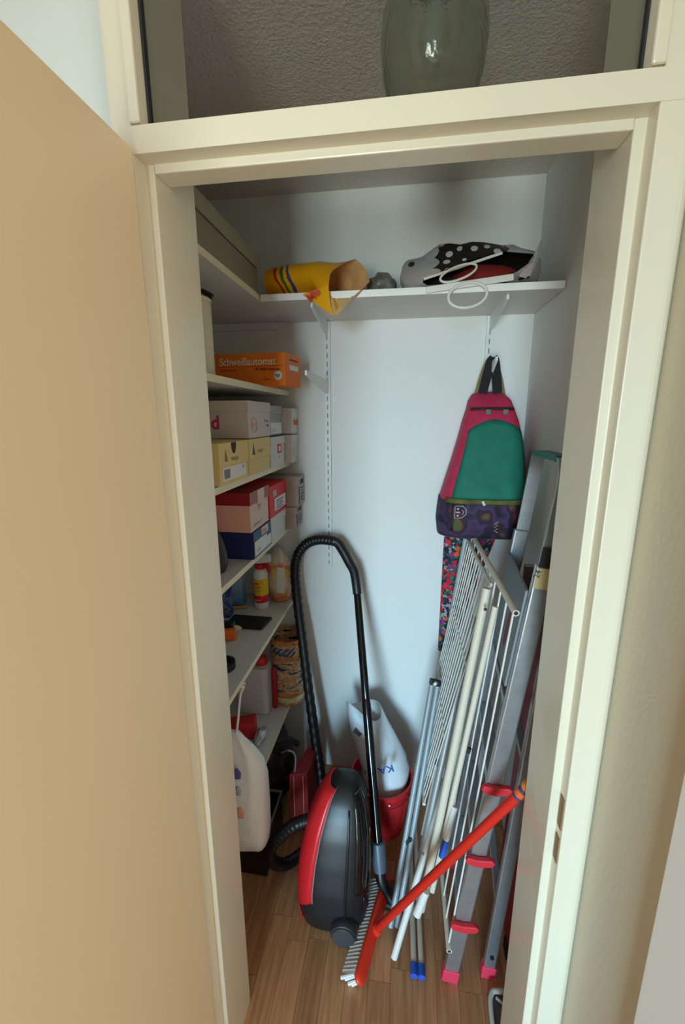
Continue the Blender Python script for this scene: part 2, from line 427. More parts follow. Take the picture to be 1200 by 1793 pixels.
# sections start at the right/top corner and run counter-clockwise as seen from the mouth
s0 = ell((-.462, 1.54, 2.063), (0, .115, 0), (0, 0, .052), n, 0)
s1 = ell((-.40, 1.535, 2.066), (0, .12, 0), (0, 0, .056), n, 0)
s2 = ell((-.33, 1.525, 2.066), (.012, .118, 0), (0, 0, .056), n, 0)
s3 = ell((-.265, 1.49, 2.062), (.04, .098, .0), (0, 0, .055), n, 0)
rim = polyring([at(648,493,1.385), at(640,470,1.41), at(623,453,1.42), at(600,462,1.405), at(578,476,1.385), at(575,500,1.368), at(578,530,1.362), at(586,557,1.356), at(600,542,1.362), at(622,520,1.372)], n)
s4 = [a.lerp(b, .6) for a, b in zip(s3, rim)]
for p in s4: p.z = max(p.z, 2.0075) if p.y > 1.385 else p.z
ends = [Vector((-.468, 1.54, 2.063))]
m_ = MB(); m_.rings([s0, s1, s2, s3, s4, rim], cap=False); m_.add(s0, [tuple(range(n))])
o = m_.build('bag_film', YEL, yb_root, smooth='all'); 
m_ = MB(); sc = lambda r, k: [sum(r, Vector())/n + (p - sum(r, Vector())/n)*k for p in r]
m_.rings([sc(s2, .9), sc(s3, .92), sc(s4, .94), sc(rim, .985)], cap=False); m_.add(sc(s2, .9), [tuple(range(n))])
m_.build('lining', YELI, yb_root, smooth='all')
REDINK = mat('red_print', (208, 34, 26), .6)
lettering('Me', at(543, 531, 1.352) , (.75, -.1, .65), (-.55, -.1, .75), .034, REDINK, yb_root, bold=.02)
fl = MB(); fl.prism([at(530,516,1.376), at(575,498,1.366), at(578,530,1.361), at(584,553,1.355)], (0, .002, 0)); fl.build('flap', YEL, yb_root)

# grey crumpled film bag
def lump(c, rx, ry, rz, seed, amp=.25, nu=20, nv=12, flat=True):
    c = Vector(c); rings = []
    for j in range(nv+1):
        v = math.pi*j/nv; ring = []
        for i in range(nu):
            u = 2*math.pi*i/nu; d = Vector((math.sin(v)*math.cos(u), math.sin(v)*math.sin(u), -math.cos(v)))
            k = 1 + amp*noise.noise(d*2.2 + Vector((seed, seed*.7, 0))) + amp*.5*noise.noise(d*5 + Vector((0, seed, 3)))
            p = Vector((d.x*rx*k, d.y*ry*k, d.z*rz*k))
            if flat: p.z = max(p.z, -rz*.8)
            ring.append(c + p)
        rings.append(ring)
    return MB().rings(rings, cap=True)
tag(lump((-.094, 1.53, 2.041), .050, .10, .043, 3, .22).build('film_bag', mat('grey_film', (128, 128, 128), .35, var=.5, scale=22, bump=.6, bscale=30), smooth='all'),
    'crumpled grey plastic film bag on the back shelf between the yellow and dotted bags', 'bag')

# dotted shopping bag
def dots(nt, tc):
    sp = node(nt, 'ShaderNodeSeparateXYZ'); nt.links.new(tc.outputs['Object'], sp.inputs[0])
    mp = node(nt, 'ShaderNodeMapping'); mp.inputs['Scale'].default_value = (1, 1, 1.0); nt.links.new(tc.outputs['Object'], mp.inputs['Vector'])
    v = node(nt, 'ShaderNodeTexVoronoi', Scale=30.0); v.inputs['Randomness'].default_value = .6; nt.links.new(mp.outputs[0], v.inputs['Vector'])
    wht = cramp(nt, v.outputs['Distance'], [(0, (206, 204, 204)), (.33, (30, 28, 30))], 'CONSTANT')
    v2 = node(nt, 'ShaderNodeTexVoronoi', Scale=20.0); v2.inputs['Randomness'].default_value = .7; nt.links.new(mp.outputs[0], v2.inputs['Vector'])
    blk = cramp(nt, v2.outputs['Distance'], [(0, (34, 32, 36)), (.2, (186, 184, 188))], 'CONSTANT')
    ad = node(nt, 'ShaderNodeMath', operation='MULTIPLY_ADD'); ad.inputs[1].default_value = .05
    nt.links.new(v.outputs['Distance'], ad.inputs[0]); nt.links.new(sp.outputs['X'], ad.inputs[2])
    msk = node(nt, 'ShaderNodeValToRGB'); e = msk.color_ramp.elements; msk.color_ramp.interpolation = 'CONSTANT'
    e[0].color = (0,0,0,1); e[1].position = .36; e[1].color = (1,1,1,1); k = e.new(.76); k.color = (0,0,0,1)
    mr = node(nt, 'ShaderNodeMapRange'); mr.inputs[1].default_value = -.25; mr.inputs[2].default_value = .25
    nt.links.new(ad.outputs[0], mr.inputs[0]); nt.links.new(mr.outputs[0], msk.inputs['Fac'])
    mx = node(nt, 'ShaderNodeMixRGB'); nt.links.new(msk.outputs[0], mx.inputs[0]); nt.links.new(blk, mx.inputs[1]); nt.links.new(wht, mx.inputs[2]); return mx.outputs[0]
DOT = ramp_mat('dotted_bag_film', dots, .4, bump=(.55, 22))
pb = thing('shopping_bag', 'grey and black polka dot shopping bag with white handles on the back shelf', 'bag', (.17, 1.52, ZS+.02))
lip = [at(925,462,1.385), at(940,445,1.42), at(915,443,1.43), at(882,440,1.425), at(840,450,1.42), at(800,464,1.41), at(765,478,1.40), at(738,489,1.39),
       at(743,500,1.385), at(780,497,1.382), at(820,492,1.382), at(860,486,1.382), at(900,480,1.382)]
rimp = polyring(lip, 40)
def bulge(c, rx, rz, yy, nn=40, ph=0.15):
    out = []
    for k in range(nn):
        a = 2*math.pi*k/nn + ph; s = math.sin(a); cz = math.cos(a)
        out.append(Vector((c[0] + rx*cz, yy, max(2.0078, c[1] + rz*(abs(s)**.8)*(1 if s > 0 else -1)))))
    return out
b1 = bulge((.175, 2.065), .205, .076, 1.455)
b1 = [p + Vector((0, .02*noise.noise(p*15), .018*noise.noise(p*20+Vector((3,0,0))))) for p in b1]
for p in b1: p.z = max(p.z, 2.0078)
b2 = [Vector((p.x, p.y, max(2.0078, p.z + .016*noise.noise(p*17)))) for p in bulge((.18, 2.064), .215, .076, 1.52)]; b3 = bulge((.18, 2.055), .19, .055, 1.62); b4 = bulge((.18, 2.04), .15, .03, 1.685)
m_ = MB().rings([rimp, b1, b2, b3, b4], cap=False); m_.add(b4, [tuple(range(40))])
m_.build('bag_film', DOT, pb, smooth='all')
sc2 = lambda r, k, dz=0: [sum(r, Vector())/len(r) + (p - sum(r, Vector())/len(r))*k + Vector((0, 0, dz)) for p in r]
m_ = MB().rings([sc2(rimp, .985), sc2(b1, .94), sc2(b2, .9), sc2(b3, .8)], cap=False); m_.add(sc2(b3, .8), [tuple(range(40))])
m_.build('lining', mat('bag_inside', (38, 34, 36), .6), pb, smooth='all')
lump((.23, 1.50, 2.05), .10, .06, .038, 9, .15).build('contents', mat('dark_red_cloth', (132, 30, 24), .8), pb, smooth='all')
ce = [at(935,447,1.415), at(948,420,1.43), at(951,440,1.44), at(926,488,1.40), at(908,484,1.386)]
solid(MB().add(ce, [(0,1,2,3,4)]).build('side_fold', DOT, pb), .002)
HW = mat('white_handle_plastic', (226, 226, 220), .4)
MB().bar(at(746,508,1.379), at(900,485,1.379), (0, 0, 1), .009, .002).build('handle_bar', HW, pb, bevel=.0015)
MB().bar(at(742,489,1.387), at(880,443,1.42), (0, 0, 1), .0035, .0015).build('handle_bar', HW, pb)
def ring_handle(c, ex, ez, r, nm='handle_ring'):
    pts = [Vector(c) + Vector(ex)*math.cos(a) + Vector(ez)*math.sin(a) for a in [2*math.pi*i/40 for i in range(40)]]
    MB().tube(pts, r, 8, closed=True).build(nm, HW, pb, smooth='all')
c = at(819,517,1.374); ring_handle(c, at(853,513,1.374)-c, at(818,539,1.371)-c, .0045)
c = at(803,478,1.379); ring_handle(c, at(835,466,1.382)-c, at(806,489,1.376)-c, .0035)

# ================================================================== BOXES ON THE LEFT SHELVES
def face_print(t, x, y0, y1, z0, z1, m, nm='label', d=.0008):
    return BX((x, y0, z0), (x + d, y1, z1)).build(nm, m, t)
def shoebox(lab, x1, y0, y1, z0, z1, mb, ml, lh=.035, L=.31, grp='shoe boxes on the left shelves', name='shoe_box'):
    t = thing(name, lab, 'shoe box', (x1 - L/2, (y0+y1)/2, z0), grp)
    BX((x1-L+.003, y0+.003, z0+.0005), (x1-.003, y1-.003, z1-.004)).build('body', mb, t, bevel=.0012)
    BX((x1-L, y0, z1-lh), (x1, y1, z1-.0005)).build('lid', ml, t, bevel=.0015)
    return t
# orange welder box, shelf 2
Z2 = 1.734
OR = mat('orange_card', (240, 124, 20), .55); ORD = mat('orange_card_end', (228, 120, 40), .6)
# lies with its long face turned to the viewer, slightly skewed
c0 = Vector((-.397, 1.41, Z2+.0005)); dx = Vector((-.985, .06, 0)).normalized(); dy = Vector((.02, .13, 0)).normalized()
t = thing('appliance_box', 'orange appliance carton with pale lettering on the left shelf', 'box', c0 + dx*.17)
a = c0; b = c0 + dx*.36; HZ = Vector((0, 0, .104))
bx_ = MB().prism([b, a, a + dy*.125, b + dy*.125], HZ).build('carton', OR, t, bevel=.0012)
nrm = Vector((dx.y, -dx.x, 0)); nrm = nrm if nrm.y < 0 else -nrm
MB().prism([a + dy*.003 + Vector((.0004,0,.003)), a + dy*.121 + Vector((.0004,0,.003)), a + dy*.121 + Vector((.0009,0,.101)), a + dy*.003 + Vector((.0009,0,.101))], (.0006, 0, 0)).build('end_panel', ORD, t)
PW_ = mat('pale_print', (236, 226, 206), .7); DP = mat('dark_brown_print', (78, 30, 14), .7)
f0 = a + nrm*.0006
def fp(u, v): return f0 - (-dx)*0 + dx*u + Vector((0, 0, v))
lettering('Schweißautomat', fp(.232, .067), -dx, (0,0,1), .0345, PW_, t, bold=.012, squash=.87)
lettering('FS 4000 Intervac', fp(.104, .049), -dx, (0,0,1), .0125, DP, t, bold=.02)
lettering('Folien-Automat', fp(.228, .049), -dx, (0,0,1), .009, DP, t)
lettering('220V~', fp(.075, .018), -dx, (0,0,1), .009, DP, t)
MB().prism([fp(.275, .0625) + nrm*.0002, fp(.004, .0625)+ nrm*.0002, fp(.004, .064)+ nrm*.0002, fp(.275, .064)+ nrm*.0002], nrm*.0003).build('rule_line', mat('dark_orange_line', (196, 84, 10), .7), t)
disc = [fp(.026, .032) + (-dx)*.0145*math.cos(i*math.pi/14) + Vector((0,0,.0145*math.sin(i*math.pi/14))) for i in range(28)]
MB().prism(disc, nrm*.0004).build('round_logo', PAPER, t)
lettering('PEP', fp(.037, .0275) + nrm*.0003, -dx, (0,0,1), .0125, mat('navy_print', (28, 42, 60), .7), t, bold=.02)
e0 = a + Vector((.0018, 0, 0))
MB().prism([e0 + dy*.03 + Vector((0,0,.052)), e0 + dy*.10 + Vector((0,0,.052)), e0 + dy*.10 + Vector((0,0,.068)), e0 + dy*.03 + Vector((0,0,.068))], (.0005,0,0)).build('label', PAPER, t)
MB().prism([e0 + dy*.03 + Vector((0,0,.082)), e0 + dy*.10 + Vector((0,0,.082)), e0 + dy*.10 + Vector((0,0,.087)), e0 + dy*.03 + Vector((0,0,.087))], (.0005,0,0)).build('print_line', DP, t)

# cream canister with black handle, shelf 2
t = thing('canister', 'cream round canister with a black handle half hidden by the door jamb', 'canister', (-.585, 1.15, Z2))
MB().lathe([(.001, .0005), (.056, .0005), (.058, .006), (.058, .19), (.055, .20)], (-.585, 1.15, Z2), 28).build('body', mat('cream_enamel', (222, 212, 184), .4), t, smooth=True)
MB().lathe([(.059, .196), (.059, .206), (.03, .214), (.001, .215)], (-.585, 1.15, Z2), 28).build('lid', mat('cream_enamel', (222, 212, 184), .4), t, smooth=True)
MB().tube(spline([(-.60, 1.15, Z2+.214), (-.578, 1.155, Z2+.232), (-.548, 1.16, Z2+.226), (-.522, 1.165, Z2+.212)], 6), [.004+.0035*i/18 for i in range(19)], 10).build('handle', BLACKP, t, smooth=True)

Z3 = 1.459
TAN = mat('tan_card', (222, 196, 132), .75); TANS = mat('tan_card_edge', (214, 168, 84), .75)
WCARD = mat('white_card', (214, 210, 210), .7); WCARD2 = mat('pinkish_white_card', (206, 194, 188), .7)
GCARD = mat('grey_card', (168, 168, 170), .75)
PINKI = mat('pink_print', (206, 44, 98), .7); PINKL = mat('pale_pink_print', (224, 150, 170), .7)
PURP = mat('purple_print', (116, 84, 150), .7)
XF = -.460
Z3T = 1.569
t = shoebox('tan shoe box with thumb hole and white label, front of its shelf', XF, 1.005, 1.207, Z3, Z3T, TAN, TAN, .062)
X_ = XF - .003 + .0002
face_print(t, X_, 1.025, 1.185, Z3+.01, Z3+.046, PAPER)
face_print(t, X_+.0006, 1.033, 1.07, Z3+.016, Z3+.04, mat('grey_ink', (128, 124, 140), .8), 'label_picture')
lettering('38', (X_+.0012, 1.155, Z3+.032), (0,1,0), (0,0,1), .013, PURP, t)
cut = MB().prism([(XF, 1.098 + .017*math.cos(math.pi*(1+i/10)), Z3T-.002 + .030*math.sin(math.pi*(1+i/10))) for i in range(11)], (.0006, 0, 0)).build('thumb_hole', mat('hole_dark', (58, 48, 34), .9), t)
MB().prism([(XF, 1.035, Z3+.062), (XF, 1.055, Z3+.060), (XF, 1.05, Z3+.075), (XF, 1.043, Z3+.092)], (.0006,0,0)).build('emblem', mat('brown_print', (150, 104, 84), .8), t)
lettering('morgan', (XF+.0006, 1.075, Z3+.061), (0,1,0), (0,0,1), .017, mat('brown_ink', (120, 104, 80), .8), t)
t = shoebox('tan shoe box without label, between the front tan box and a white one', XF, 1.213, 1.415, Z3, Z3T, TAN, TAN, .062)
MB().prism([(XF, 1.24, Z3+.062), (XF, 1.262, Z3+.060), (XF, 1.257, Z3+.075), (XF, 1.25, Z3+.097)], (.0006,0,0)).build('emblem', mat('dark_brown_print2', (96, 76, 64), .8), t)
lettering('morgan', (XF+.0006, 1.28, Z3+.066), (0,1,0), (0,0,1), .017, mat('brown_ink', (120, 104, 80), .8), t)
t = shoebox('white shoe box with a red square print beside the tan boxes', XF, 1.424, 1.594, Z3, Z3T-.004, WCARD, WCARD, .028)
REDP = mat('faded_red_print', (206, 70, 74), .7)
face_print(t, X_, 1.505, 1.555, Z3+.045, Z3+.078, REDP, 'print_square'); face_print(t, X_+.0006, 1.518, 1.542, Z3+.052, Z3+.070, PAPER, 'print_square_centre')
lettering('42', (X_, 1.515, Z3+.027), (0,1,0), (0,0,1), .016, INK, t); lettering('1', (X_, 1.458, Z3+.035), (0,1,0), (0,0,1), .018, INK, t)
t = shoebox('small white shoe box with dark print at the back of its shelf, lower one', -.432, 1.602, 1.694, Z3, Z3T-.002, WCARD, WCARD, .03)
lettering('edel', (-.4348, 1.627, Z3+.025), (0,0,1), (0,-1,0), .02, mat('slate_print', (70, 84, 112), .7), t); lettering('39', (-.4348, 1.642, Z3+.012), (0,1,0), (0,0,1), .013, INK, t)
t = shoebox('big white shoe box with pink letter and pink ring on the tan boxes', XF, 1.222, 1.432, Z3T+.001, Z3T+.112, WCARD2, WCARD2, .032)
lettering('d', (-.580, 1.2249, Z3T+.030), (1,0,0), (0,0,1), .055, PINKI, t, bold=.03)
rg = [(XF-.002, 1.272 + .026*math.cos(a), Z3T+.04 + .022*math.sin(a)) for a in [2*math.pi*i/28 for i in range(28)]]
MB().tube(rg, .0009, 5, closed=True).build('print_ring', PINKL, t)
lettering('mia', (X_, 1.251, Z3T+.036), (0,1,0), (0,0,1), .022, PINKL, t)
for (yy, zz, w_) in ((1.395, .048, .012), (1.372, .05, .006), (1.395, .034, .014)): face_print(t, X_, yy, yy+w_, Z3T+zz, Z3T+zz+.006, INK, 'stamp')
t = shoebox('grey shoe box with a white label on the upper row', -.466, 1.441, 1.590, Z3T+.001, Z3T+.104, GCARD, GCARD, .03)
face_print(t, -.4688, 1.452, 1.585, Z3T+.006, Z3T+.045, PAPER); lettering('37  A', (-.4679, 1.47, Z3T+.012), (0,1,0), (0,0,1), .018, INK, t)
t = shoebox('small white shoe box with a golden print at the back of its shelf, upper one', -.430, 1.602, 1.694, Z3T+.001, Z3T+.098, WCARD, WCARD, .036)
face_print(t, -.4328, 1.625, 1.690, Z3T+.034, Z3T+.054, mat('gold_print', (196, 132, 44), .6), 'print_band')

Z4 = 1.194; Z4T = 1.284
NAVY = mat('navy_card', (18, 34, 92), .6); NAVYL = mat('slate_blue_card', (78, 100, 138), .7); PINKC = mat('pink_card', (226, 168, 150), .7); PINKF = mat('pale_pink_card', (222, 196, 182), .7)
DRED = mat('dark_red_card', (150, 20, 26), .6); REDC = mat('red_card', (214, 46, 44), .6)
t = shoebox('navy blue shoe box with a big white label under the pink one', XF, 1.210, 1.388, Z4, Z4T, NAVY, NAVY, .03)
face_print(t, XF-.0001, 1.213, 1.385, Z4+.004, Z4T-.002, NAVYL, 'end_panel')
face_print(t, XF+.0008, 1.218, 1.335, Z4+.010, Z4+.056, PAPER); face_print(t, XF+.0008, 1.335, 1.378, Z4+.010, Z4+.046, PAPER); face_print(t, XF+.0008, 1.285, 1.350, Z4+.062, Z4T-.004, mat('pinkish_label', (222, 200, 192), .8), 'sticker')
lettering('49.90', (XF+.0016, 1.292, Z4+.067), (0,1,0), (0,0,1), .016, REDP, t); lettering('Gr.38', (XF+.0016, 1.232, Z4+.02), (0,1,0), (0,0,1), .014, INK, t)
t = shoebox('pink shoe box with a dark red lid standing on the navy box', XF, 1.197, 1.374, Z4T+.001, Z4T+.126, PINKC, DRED, .040)
face_print(t, XF-.003, 1.200, 1.371, Z4T+.002, Z4T+.086, PINKF, 'end_panel', .0006); face_print(t, XF+.0001, 1.197, 1.374, Z4T+.087, Z4T+.125, mat('faded_lid', (166, 112, 112), .7), 'lid_end'); face_print(t, XF+.001, 1.262, 1.325, Z4T+.080, Z4T+.125, PINKF, 'lid_tab')
lettering('rr', (XF-.002, 1.268, Z4T+.058), (0,1,0), (0,0,1), .04, mat('mauve_print', (182, 122, 134), .7), t); lettering('romana  rr', (XF-.002, 1.225, Z4T+.014), (0,1,0), (0,0,1), .018, mat('grey_print', (140, 134, 130), .7), t)
t = shoebox('bright red shoe box with a white label on the middle left shelf', XF, 1.381, 1.588, Z4T+.001, Z4T+.114, REDC, REDC, .113)
face_print(t, XF+.0002, 1.437, 1.575, Z4T+.018, Z4T+.064, PAPER); lettering('BF2', (XF+.0004, 1.42, Z4T+.074), (0,1,0), (0,0,1), .028, PAPER, t, bold=.03)
for k in range(4): face_print(t, XF+.001, 1.455, 1.53+.01*(k%2), Z4T+.024+.009*k, Z4T+.027+.009*k, INK, 'print_line')
t = shoebox('plain white shoe box under the red one', XF-.004, 1.395, 1.590, Z4, Z4T, WCARD, WCARD, .03)
t = shoebox('upper grey shoe box with printed end in the back corner', -.412, 1.600, 1.695, Z4T+.001, Z4T+.122, mat('warm_grey_card', (176, 162, 154), .75), mat('warm_grey_card', (176, 162, 154), .75), .04)
face_print(t, -.4118, 1.615, 1.690, Z4T+.01, Z4T+.116, mat('pale_grey_label', (170, 172, 172), .8)); face_print(t, -.411, 1.622, 1.672, Z4T+.09, Z4T+.108, INK, 'print_bar')
for k in range(5): face_print(t, -.411, 1.625, 1.66+.008*(k%3), Z4T+.024+.012*k, Z4T+.028+.012*k, INK, 'print_line')
t = shoebox('lower grey shoe box with printed end in the back corner', -.424, 1.600, 1.695, Z4, Z4T, mat('warm_grey_card', (176, 162, 154), .75), mat('warm_grey_card', (176, 162, 154), .75), .03)
face_print(t, -.4238, 1.615, 1.690, Z4+.008, Z4T-.006, mat('pale_grey_label', (170, 172, 172), .8)); face_print(t, -.423, 1.622, 1.672, Z4+.068, Z4+.080, INK, 'print_bar')
for k in range(4): face_print(t, -.423, 1.625, 1.66+.008*(k%3), Z4+.018+.011*k, Z4+.022+.011*k, INK, 'print_line')
# dark rounded vase at the front of shelf 4
t = MB().lathe([(.001, .0005), (.035, .0005), (.044, .02), (.043, .05), (.034, .09), (.024, .115), (.02, .13), (.001, .131)], (-.545, 1.10, Z4), 24).build('vase', mat('dark_brown_glaze', (52, 44, 40), .5), smooth=True)
tag(t, 'dark brown rounded vase in front of the navy shoe box', 'vase')

# ---- shelf 5
Z5 = .861
def bluepack(nt, tc):
    v = node(nt, 'ShaderNodeTexNoise', Scale=26.0, Detail=2.0); nt.links.new(tc.outputs['Object'], v.inputs['Vector'])
    return cramp(nt, v.outputs['Fac'], [(0, (20, 36, 92)), (.45, (34, 62, 128)), (.58, (86, 116, 160)), (.64, (150, 140, 60)), (.68, (24, 40, 96))])
t = tag(BX((-.74, 1.455, Z5+.0005), (-.668, 1.50, Z5+.165)).build('packet', ramp_mat('blue_pack_print', bluepack, .5), bevel=.004), 'dark blue printed packet on the shelf beside the door jamb', 'packet')
def bluebox(nt, tc):
    sp = node(nt, 'ShaderNodeSeparateXYZ'); nt.links.new(tc.outputs['Object'], sp.inputs[0])
    mr = node(nt, 'ShaderNodeMapRange'); mr.inputs[1].default_value = Z5; mr.inputs[2].default_value = Z5+.2; nt.links.new(sp.outputs['Z'], mr.inputs[0])
    return cramp(nt, mr.outputs[0], [(0, (70, 130, 180)), (.5, (150, 180, 206)), (1, (204, 206, 212))])
tag(BX((-.715, 1.565, Z5+.0005), (-.655, 1.61, Z5+.19)).build('carton', ramp_mat('pale_blue_carton', bluebox, .55), bevel=.002), 'pale blue and white carton behind the dark blue packet', 'carton')
tag(MB().tube([(-.690, 1.535, Z5+.007), (-.630, 1.552, Z5+.007)], .006, 8).build('wooden_peg', mat('orange_wood', (206, 138, 72), .6), smooth=True), 'small orange wooden peg lying before the pale blue carton', 'peg')
tag(BX((-.80, 1.60, Z5+.0005), (-.735, 1.68, Z5+.15)).build('dark_box', mat('black_card', (26, 26, 30), .6), bevel=.003), 'black box standing at the back of the spray bottle shelf', 'box')
# spray bottle
BXc = (-.575, 1.572, Z5)
t = thing('spray_bottle', 'white spray bottle with a yellow label and red bands', 'bottle', BXc)
MB().lathe([(.001, .0005), (.027, .0005), (.030, .006), (.030, .15), (.026, .163), (.019, .172)], BXc, 28).build('body', mat('white_hdpe', (226, 226, 226), .35), t, smooth=True)
MB().lathe([(.0304, .062), (.0307, .063), (.0307, .131), (.0304, .132)], BXc, 28, cap=False).build('label', mat('yellow_label', (236, 196, 22), .6), t, smooth=True)
MB().lathe([(.0304, .030), (.0308, .031), (.0308, .061), (.0304, .062)], BXc, 28, cap=False).build('red_band', RED, t, smooth=True)
MB().lathe([(.020, .170), (.021, .172), (.021, .190), (.019, .192)], BXc, 24).build('collar', RED, t, smooth=True)
MB().bar((-.592, 1.560, Z5+.213), (-.527, 1.566, Z5+.219), (0, 0, 1), .017, .013).build('spray_head', mat('white_hdpe', (226, 226, 226), .35), t, bevel=.005)
MB().prism([(-.556, 1.555, Z5+.20), (-.538, 1.556, Z5+.20), (-.526, 1.557, Z5+.158), (-.536, 1.556, Z5+.158)], (0, .014, 0)).build('trigger', mat('deep_red_plastic', (178, 22, 34), .4), t, bevel=.002)
LD = (-.575, 1.5408, Z5)
disc = [(-.583 + .011*math.cos(a), 1.5405, Z5+.114 + .006*math.sin(a)) for a in [2*math.pi*i/20 for i in range(20)]]
MB().prism(disc, (0, .0006, 0)).build('label_oval', REDP, t)
lettering('C', (-.564, 1.5412, Z5+.115), (1,0,0), (0,0,1), .014, INK, t); lettering('STOP', (-.592, 1.5405, Z5+.095), (1,0,0), (0,0,1), .011, INK, t); lettering('Reiniger', (-.592, 1.5405, Z5+.082), (1,0,0), (0,0,1), .0075, INK, t)
lettering('schnell', (-.594, 1.5404, Z5+.041), (1,0,0), (0,0,1), .011, PAPER, t)
# plastic packaging
def pack(nt, tc):
    sp = node(nt, 'ShaderNodeSeparateXYZ'); nt.links.new(tc.outputs['Object'], sp.inputs[0])
    v = node(nt, 'ShaderNodeTexNoise', Scale=16.0, Detail=3.0); nt.links.new(tc.outputs['Object'], v.inputs['Vector'])
    ad = node(nt, 'ShaderNodeMath', operation='MULTIPLY_ADD'); ad.inputs[1].default_value = .35
    mr = node(nt, 'ShaderNodeMapRange'); mr.inputs[1].default_value = -.10; mr.inputs[2].default_value = .10; nt.links.new(sp.outputs['Z'], mr.inputs[0])
    nt.links.new(v.outputs['Fac'], ad.inputs[0]); nt.links.new(mr.outputs[0], ad.inputs[2])
    return cramp(nt, ad.outputs[0], [(.10, (226, 172, 40)), (.24, (214, 110, 54)), (.42, (206, 176, 140)), (.55, (216, 210, 200)), (.86, (226, 190, 110)), (.95, (226, 130, 50)), (1, (214, 204, 190))])
t = thing('plastic_pack', 'shiny see-through plastic pack with orange and yellow contents behind the hose', 'pack', (-.50, 1.645, Z5))
o = lump((-.520, 1.645, Z5+.105), .056, .035, .128, 5, .12, 22, 16)
for p in o.v: p.z = max(p.z, Z5+.0008); p.y = min(p.y, 1.695)
ob = o.build('film', ramp_mat('clear_pack_print', pack, .22, .6, bump=(.5, 22)), t, smooth='all')
ob.data.transform(Matrix.Translation((0, 0, -.105))); ob.location = (0, 0, .105)
MB().bar((-.505, 1.611, Z5+.05), (-.500, 1.609, Z5+.165), (1,0,0), .017, .003).build('white_tag', PAPER, t, bevel=.002)
# flat black case, mug and orange tape
t = tag(MB().prism([(-.655, 1.378, Z5+.0005), (-.508, 1.378, Z5+.0005), (-.498, 1.470, Z5+.0005), (-.655, 1.470, Z5+.0005)], (0, 0, .012)).build('flat_case', mat('black_leatherette', (18, 18, 20), .55), bevel=.004), 'flat black case lying on the shelf before the spray bottle', 'case')
t = thing('glue_gun', 'orange and black glue gun with a cream tip near the jamb', 'tool', (-.60, 1.33, Z5))
MB().bar((-.640, 1.285, Z5+.022), (-.578, 1.305, Z5+.022), (0,0,1), .02, .012).build('grip', mat('orange_tool', (230, 104, 36), .5), t, bevel=.005)
MB().bar((-.66, 1.335, Z5+.025), (-.597, 1.338, Z5+.025), (0,0,1), .022, .018).build('barrel', BLACKP, t, bevel=.006)
MB().lathe([(.012, 0), (.010, .014), (.005, .026)], (-.597, 1.338, Z5+.025), 14, axis='x').build('tip', mat('cream_rubber', (206, 192, 150), .6), t, smooth=True)
tag(MB().lathe([(.024, 0), (.036, 0), (.037, .004), (.037, .018), (.036, .022), (.024, .022), (.024, 0)], (-.548, 1.13, Z5+.0005), 24, cap=False).build('tape_roll', mat('black_tape', (26, 30, 30), .5), smooth=True), 'roll of black tape at the front end of the shelf by the jamb', 'tape')

# ---- shelf 6
Z6 = .419
# woven basket
BC = (-.478, 1.604, Z6)
def weave(nt, tc):
    v = node(nt, 'ShaderNodeTexVoronoi', Scale=60.0); nt.links.new(tc.outputs['Object'], v.inputs['Vector'])
    mp = node(nt, 'ShaderNodeMapping'); mp.inputs['Scale'].default_value = (9, 9, 30); nt.links.new(tc.outputs['Object'], mp.inputs['Vector'])
    n1 = node(nt, 'ShaderNodeTexNoise', Scale=2.2, Detail=3.0); nt.links.new(mp.outputs[0], n1.inputs['Vector'])
    return cramp(nt, n1.outputs['Fac'], [(.28, (30, 36, 44)), (.40, (74, 84, 98)), (.46, (206, 190, 160)), (.52, (196, 124, 62)), (.60, (226, 206, 170)), (.70, (52, 44, 40))])
WEAVE = ramp_mat('woven_straw', weave, .8, bump=(.6, 90)); ROPE = mat('straw_rope', (198, 132, 74), .85, var=.35, scale=60)
bk = thing('woven_basket', 'tall woven straw basket with coloured bands on the lowest left shelf', 'basket', BC)
nb = 36; rings = []
for j in range(26):
    h = .008 + .30*j/25; r = .060 + .010*j/25; rings.append([(BC[0] + (r + .0022*math.sin(k*math.pi + j*math.pi))*math.cos(2*math.pi*k/nb), BC[1] + (r + .0022*math.sin(k*math.pi/1 + j*math.pi))*math.sin(2*math.pi*k/nb), BC[2] + h) for k in range(nb)])
    for k in range(nb):
        rr = r + (.0016 if (k + j) % 2 else -.0016); rings[-1][k] = (BC[0] + rr*math.cos(2*math.pi*k/nb), BC[1] + rr*math.sin(2*math.pi*k/nb), BC[2] + h)
m_ = MB().rings([[Vector(p) for p in r] for r in rings], cap=False); m_.add([Vector(p) for p in rings[0]], [tuple(range(nb))])
solid(m_.build('wall', WEAVE, bk), .004, -1)
for h, r in ((.008, .062), (.052, .0645), (.058, .0648), (.225, .070), (.232, .0705), (.295, .0725), (.306, .0725)):
    MB().tube([(BC[0] + r*math.cos(a), BC[1] + r*math.sin(a), BC[2] + h) for a in [2*math.pi*i/48 for i in range(48)]], [.0042 + .001*(i % 2) for i in range(48)], 7, closed=True).build('rope_band', ROPE, bk, smooth='all')
MB().rings([[Vector((BC[0] + r*math.cos(2*math.pi*k/36), BC[1] + r*math.sin(2*math.pi*k/36), BC[2]+h)) for k in range(36)] for r, h in ((.0668, .020), (.0678, .044))], cap=False).build('cream_band', mat('cream_raffia', (216, 206, 162), .8, var=.3, scale=30), bk, smooth='all')
MB().rings([[Vector((BC[0] + r*math.cos(2*math.pi*k/36), BC[1] + r*math.sin(2*math.pi*k/36), BC[2]+h)) for k in range(18, 32)] for r, h in ((.0722, .242), (.0735, .280))], cap=False, wrap=False).build('blue_band', mat('blue_raffia', (72, 96, 128), .8, var=.25, scale=40), bk, smooth='all')
